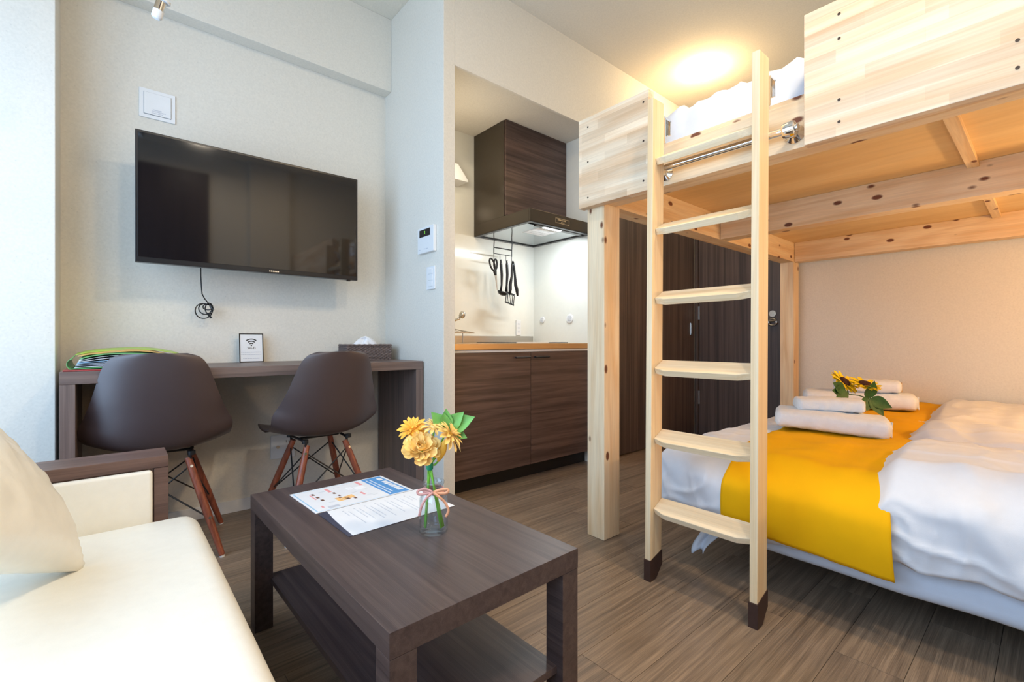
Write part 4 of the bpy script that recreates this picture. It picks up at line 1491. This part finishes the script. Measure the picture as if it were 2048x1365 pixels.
# ------------------------------------------------------------------ kitchen
KX0, KX1, KF = 1.392, 2.583, 2.132
kc = thing('kitchen_cabinet', 'dark wood kitchen base cabinet with two doors in the niche', 'cabinet', (1.98, 2.45, 0))
part('carcass', B(KX0, KX1, KF + .021, 2.744, 0.095, 0.80), M_DARKGAP, kc)
part('kick_board', B(KX0, KX1, KF + .075, KF + .09, 0, 0.0945), M_DARKGAP, kc)
part('top_rail', B(KX0, KX1, KF + .002, KF + .0205, 0.801, 0.814), M_WHITE, kc)
XM = (KX0 + KX1) / 2 - .004
for (xa, xb, ha, hb) in ((KX0, XM - .0015, 1.842, 1.960), (XM + .0015, KX1, 2.005, 2.125)):
    dr_ = part('door', B(xa, xb, KF, KF + .020, 0.096, 0.799, bev=.001), M_DWX, kc)
    bm = bmesh.new()
    tube(bm, [(ha, KF - .022, 0.766), (hb, KF - .022, 0.766)], .0055, n=10)
    for hx in (ha + .012, hb - .012):
        cyl(bm, (hx, KF + .001, .766), (hx, KF - .022, .766), .005, n=10)
    part('handle', bm, M_BLACKM, dr_)
co = thing('kitchen_counter', 'stainless steel worktop on the kitchen base cabinet', 'worktop', (1.98, 2.45, 0.82))
part('worktop', B(KX0 - .008, KX1 + .0, KF - .010, 2.744, 0.816, 0.851, bev=.003), M_STEELT, co)
part('upstand', B(KX0, KX1 - .02, 2.728, 2.744, 0.8515, 0.905, bev=.003), M_STEEL, co)
ck = thing('cooktop', 'flat white edged cooktop on the worktop under the hood', 'cooktop', (2.10, 2.45, 0.851))
part('glass_plate', B(1.92, 2.40, 2.20, 2.62, 0.8515, 0.858, bev=.002), M_BLACK, ck)
part('front_edge', B(1.92, 2.20, 2.188, 2.1995, 0.8515, 0.860, bev=.002), M_WHITE, ck)
fa = thing('kitchen_faucet', 'chrome kitchen faucet spout beside the column edge', 'faucet', (1.66, 2.60, 0.851))
bm = bmesh.new()
lathe(bm, [(0.024, 0), (0.024, 0.012), (0.018, 0.02), (0.017, 0.09), (0.014, 0.10)], (1.60, 2.62, 0.8515), 20)
part('faucet_body', bm, M_CHROME, fa)
bm = bmesh.new()
tube(bm, [(1.60, 2.62, 0.94), (1.61, 2.61, 0.965), (1.65, 2.57, 0.985), (1.685, 2.52, 1.005), (1.70, 2.50, 1.015)], .0085, n=12)
part('spout', bm, M_CHROME, fa, smooth=True)
bm = bmesh.new()
lathe(bm, [(0.012, -.02), (0.019, -.012), (0.021, 0.004), (0.017, 0.018), (0.006, 0.022)], (1.715, 2.497, 1.035), 18, M=axis_to((.35, -.1, .8)))
part('spray_head', bm, M_STEEL, fa, smooth=True)
rk = thing('sink_rack', 'small wire drainer lying over the sink beside the column edge', 'rack', (1.60, 2.42, 0.9))
bm = bmesh.new()
P0, P1, P2, P3 = (1.74, 2.40, 0.918), (1.66, 2.55, 0.948), (1.50, 2.55, 0.948), (1.50, 2.40, 0.918)
tube(bm, [P0, P1, P2, P3], .003, n=8, closed=True)
for k in range(1, 7):
    x = 1.50 + .03 * k
    tube(bm, [(x, 2.40, .918), (x, 2.55, .948)], .0016, n=6)
for (x, y_) in ((1.52, 2.41), (1.66, 2.41), (1.52, 2.54), (1.64, 2.54)):
    tube(bm, [(x, y_, 0.851), (x, y_, .92 + (.024 if y_ > 2.5 else 0))], .003, n=6)
part('wire_frame', bm, M_STEEL, rk)
ko = thing('kitchen_outlet', 'white outlet plate on the kitchen back wall', 'outlet', (2.414, 2.745, 0.97))
part('plate', B(2.390, 2.440, 2.736, 2.7445, 0.912, 1.030, bev=.003), M_WHITE, ko)
bm = bmesh.new()
for zz in (0.94, 0.97, 1.0):
    for xx in (2.406, 2.420):
        box(bm, xx, xx + .003, 2.7352, 2.7365, zz - .006, zz + .006)
part('socket_slot', bm, M_LGREY, ko)
for i, (yy, r_) in enumerate(((2.641, .026), (2.349, .034))):
    cp = thing('round_wall_cap', ('smaller round white cap on the side wall of the kitchen niche, nearer the corner', 'larger round white cap on the side wall of the kitchen niche, nearer the pine post')[i], 'cap', (2.583, yy, 1.035))
    bm = bmesh.new()
    lathe(bm, [(r_, 0), (r_, .004), (r_ * .9, .008), (r_ * .2, .010)], (2.583, yy, 1.033), 24, M=axis_to((-1, 0, 0)))
    part('cap_disc', bm, M_WHITE, cp)
    bm = bmesh.new()
    for k in range(4):
        box(bm, 2.5722, 2.5735, yy - r_ * .5, yy + r_ * .5, 1.018 + k * .010, 1.021 + k * .010)
    part('small_print', bm, M_LGREY, cp)
wsf = thing('kitchen_light', 'white slanted kitchen light fixture high on the niche back wall beside the column', 'light', (1.75, 2.70, 1.95))
lamp('kitchen_light_bulb', 'POINT', (1.62, 2.40, 1.93), 3.2, (1.0, 0.87, 0.66), 0.05)
bm = bmesh.new()
prism(bm, [(0, 0), (0.40, 0), (0.40, 0.012), (0.32, 0.105), (0.0, 0.105)], 0.13, frame_m((1.443, 2.744, 1.955), (1, 0, 0), (0, 0, 1)))
part('fixture_box', bm, M_WHITE, wsf)

# range hood
HX0, HX1 = 1.989, 2.582
hd = thing('range_hood', 'dark range hood with wood fronted cabinet above the cooktop', 'range hood', (2.29, 2.45, 1.63))
part('hood_cabinet', B(HX0, HX1, 2.405, 2.744, 1.706, 2.3515), M_HOOD, hd)
part('cabinet_door', B(HX0 + .004, HX1, 2.386, 2.4035, 1.712, 2.351, bev=.001), M_DWX, hd)
bm = bmesh.new()
YH = 2.146
box(bm, HX0, HX1, YH, YH + .012, 1.627, 1.7055, bev=.002)
box(bm, HX0, HX0 + .012, YH + .012, 2.744, 1.627, 1.7055)
box(bm, HX1 - .012, HX1, YH + .012, 2.744, 1.627, 1.7055)
box(bm, HX0 + .012, HX1 - .012, 2.732, 2.744, 1.627, 1.7055)
box(bm, HX0 + .012, HX1 - .012, YH + .012, 2.732, 1.69, 1.7055)
part('canopy', bm, M_HOOD, hd)
bm = bmesh.new()
for (a, b, c, d) in ((HX0, HX1, YH + .001, YH + .03), (HX0, HX1, 2.715, 2.744), (HX0, HX0 + .03, YH + .03, 2.715), (HX1 - .03, HX1, YH + .03, 2.715)):
    box(bm, a + .001, b - .001, c, d, 1.622, 1.627)
part('lower_rim', bm, M_BLACK, hd)
part('filter_plate', B(HX0 + .03, HX1 - .03, YH + .075, 2.715, 1.628, 1.634), M_HOODI, hd)
bm = B(HX0 + .10, HX1 - .06, YH + .032, YH + .074, 1.618, 1.632, bev=.004)
part('control_bar', bm, M_BLACK, hd)
part('hood_lamp', B(HX0 + .17, HX0 + .33, YH + .040, YH + .066, 1.6165, 1.6185), M_GLOWC, hd)
part('warning_label', B(2.17, 2.36, 2.25, 2.42, 1.6268, 1.6282), M_PAPER, hd)
bm = bmesh.new()
for k in range(4):
    box(bm, 2.18, 2.35, 2.265 + k * .04, 2.267 + k * .04, 1.6264, 1.627)
part('label_print', bm, M_GREYP, hd)
bm = bmesh.new()
lx0, lx1, lz0, lz1 = 2.218, 2.352, 1.650, 1.684
for (a, b, c, d) in ((lx0, lx1, lz0, lz0 + .003), (lx0, lx1, lz1 - .003, lz1), (lx0, lx0 + .003, lz0, lz1), (lx1 - .003, lx1, lz0, lz1)):
    box(bm, a, b, YH - .0008, YH + .0004, c, d)
for k in range(7):
    box(bm, lx0 + .022 + k * .011, lx0 + .030 + k * .011, YH - .0008, YH + .0004, 1.669, 1.677)
for k in range(3):
    box(bm, lx0 + .055 + k * .011, lx0 + .062 + k * .011, YH - .0008, YH + .0004, 1.656, 1.662)
part('badge', bm, M_BRONZE, hd)
bm = bmesh.new(); cyl(bm, (HX0 + .02, 2.404, 1.708), (HX0 + .02, 2.372, 1.708), .006, n=10)
part('door_catch', bm, M_CHROME, hd)
lamp('hood_light', 'AREA', (HX0 + .30, YH + .08, 1.612), 5.0, (0.86, 0.95, 1.0), 0.30, 0.05, target=(HX0 + .32, YH + .30, 0.8))

# utensils
ut = thing('utensil_rack', 'black wire rack hanging under the range hood', 'rack', (2.14, 2.60, 1.62))
RX0, RX1, RY = 2.058, 2.226, 2.60
bm = bmesh.new()
for x in (RX0, RX1):
    tube(bm, [(x, RY, 1.627), (x, RY - .004, 1.58), (x, RY, 1.53), (x, RY, 1.487)], .0035, n=8)
tube(bm, [(RX0, RY, 1.535), (RX1, RY, 1.535)], .0042, n=8)
tube(bm, [(RX0, RY, 1.492), (RX1, RY, 1.492)], .0025, n=8)
part('rack_frame', bm, M_BLACKM, ut)
HKX = (2.058, 2.114, 2.170, 2.226)
for x in HKX:
    bm = bmesh.new()
    tube(bm, [(x, RY, 1.492), (x, RY, 1.452)] + [(x, RY - .009 + .009 * math.cos(a), 1.452 - .009 * math.sin(a)) for a in [R(q) for q in range(20, 200, 20)]], .0018, n=6)
    part('hook', bm, M_BLACKM, ut)
UY = RY - .009
sc_ = thing('kitchen_scissors', 'black handled scissors hanging leftmost on the utensil rack', 'scissors', (2.05, UY, 1.45))
bm = bmesh.new()
tube(bm, [(2.066 + .014 * math.cos(a) - .008 * math.sin(a) * 0, UY, 1.413 + .036 * math.sin(a)) for a in [2 * PI * k / 20 for k in range(20)]], .0065, n=8, closed=True)
tube(bm, [(2.034 + .017 * math.cos(a) - .018 * math.sin(a), UY - .004, 1.408 + .040 * math.sin(a) + .01 * math.cos(a)) for a in [2 * PI * k / 20 for k in range(20)]], .0065, n=8, closed=True)
tube(bm, [(2.066, UY, 1.380), (2.068, UY, 1.335)], .008, n=8)
tube(bm, [(2.048, UY, 1.375), (2.066, UY, 1.335)], .008, n=8)
part('grip', bm, M_BLACK, sc_)
bm = bmesh.new()
prism(bm, [(-.010, 0), (.008, 0), (.014, -.10), (.010, -.105)], .003, frame_m((2.068, UY, 1.335), (1, 0, 0), (0, 0, 1)))
part('blade', bm, M_STEEL, sc_)
la = thing('soup_ladle', 'black ladle hanging on the utensil rack beside the scissors', 'ladle', (2.114, UY, 1.45))
bm = bmesh.new()
tube(bm, [(2.114, UY, 1.452), (2.116, UY, 1.42), (2.124, UY, 1.34), (2.122, UY, 1.27), (2.112, UY, 1.222)], [.004, .0105, .010, .0075, .009], n=10)
part('handle', bm, M_BLACK, la, smooth=True)
bm = bmesh.new()
def bowl(s, t):
    a = 2 * PI * s
    ph = PI / 2 * t
    return Vector((.040 * math.cos(a) * math.cos(ph), .040 * math.sin(a) * math.cos(ph), -.030 * math.sin(ph)))
grid(bm, 24, 8, bowl)
bmesh.ops.remove_doubles(bm, verts=bm.verts[:], dist=1e-5)
bm.transform(Matrix.Translation((2.122, UY - .015, 1.222)) @ Matrix.Rotation(R(18), 4, 'X') @ Matrix.Rotation(R(8), 4, 'Y'))
thick(bm, .002)
part('bowl', bm, M_BLACK, la, smooth=True)
sl = thing('slotted_turner', 'black slotted turner hanging on the utensil rack beside the ladle', 'turner', (2.17, UY, 1.45))
bm = bmesh.new()
tube(bm, [(2.170, UY, 1.452), (2.172, UY, 1.42), (2.176, UY, 1.35), (2.170, UY, 1.27), (2.166, UY, 1.225)], [.004, .0105, .0105, .008, .012], n=10)
part('handle', bm, M_BLACK, sl, smooth=True)
bm = bmesh.new()
TM = Matrix.Translation((2.198, UY - .004, 1.178)) @ Matrix.Rotation(R(14), 4, 'Y') @ Matrix.Rotation(R(-8), 4, 'X')
box(bm, -.040, .040, -.0015, .0015, .030, .045); box(bm, -.044, .044, -.0015, .0015, -.045, -.034)
for k in range(6):
    x = -.042 + k * .0156
    box(bm, x, x + .006, -.0015, .0015, -.036, .032)
bm.transform(TM)
part('blade', bm, M_BLACK, sl)
tg = thing('kitchen_tongs', 'black tongs hanging rightmost on the utensil rack', 'tongs', (2.226, UY, 1.45))
for sx in (0, 1):
    bm = bmesh.new()
    if sx == 0:
        pts = [(2.228, UY, 1.452), (2.222, UY, 1.42), (2.218, UY, 1.34), (2.204, UY, 1.28), (2.204, UY, 1.245), (2.198, UY, 1.205)]
    else:
        pts = [(2.228, UY, 1.452), (2.238, UY, 1.42), (2.250, UY, 1.34), (2.256, UY, 1.28), (2.268, UY, 1.245), (2.275, UY, 1.200)]
    tube(bm, pts, [.008, .0085, .009, .0125, .013, .007], n=10)
    part('tong_arm', bm, M_BLACK, tg, smooth=True)

# ------------------------------------------------------------------ ceiling lamp over the loft and wall lamp under it
cl = thing('ceiling_light', 'round glowing ceiling light above the loft bed', 'ceiling light', (3.21, 1.64, CEIL))
bm = bmesh.new(); lathe(bm, [(0.130, 0), (0.128, -.020), (0.110, -.036), (0.06, -.046), (0.002, -.049)], (3.21, 1.64, CEIL - .0005), 32)
part('diffuser', bm, M_GLOW, cl, smooth=True)
lamp('ceiling_light_bulb', 'POINT', (3.21, 1.64, CEIL - .16), 12, WARM, 0.08)
wl = thing('reading_lamp', 'small reading lamp on the wall under the loft deck', 'lamp', (2.9, YF, 1.2))
bm = bmesh.new(); box(bm, 2.86, 2.94, YF, YF + .03, 1.16, 1.24, bev=.004); lathe(bm, [(.02, 0), (.045, .07)], (2.9, YF + .03, 1.2), 20, M=axis_to((0, 1, 0)))
part('lamp_body', bm, M_WHITE, wl)
lamp('reading_lamp_bulb', 'POINT', (2.9, YF + .16, 1.2), 26, (1.0, 0.64, 0.30), 0.04)
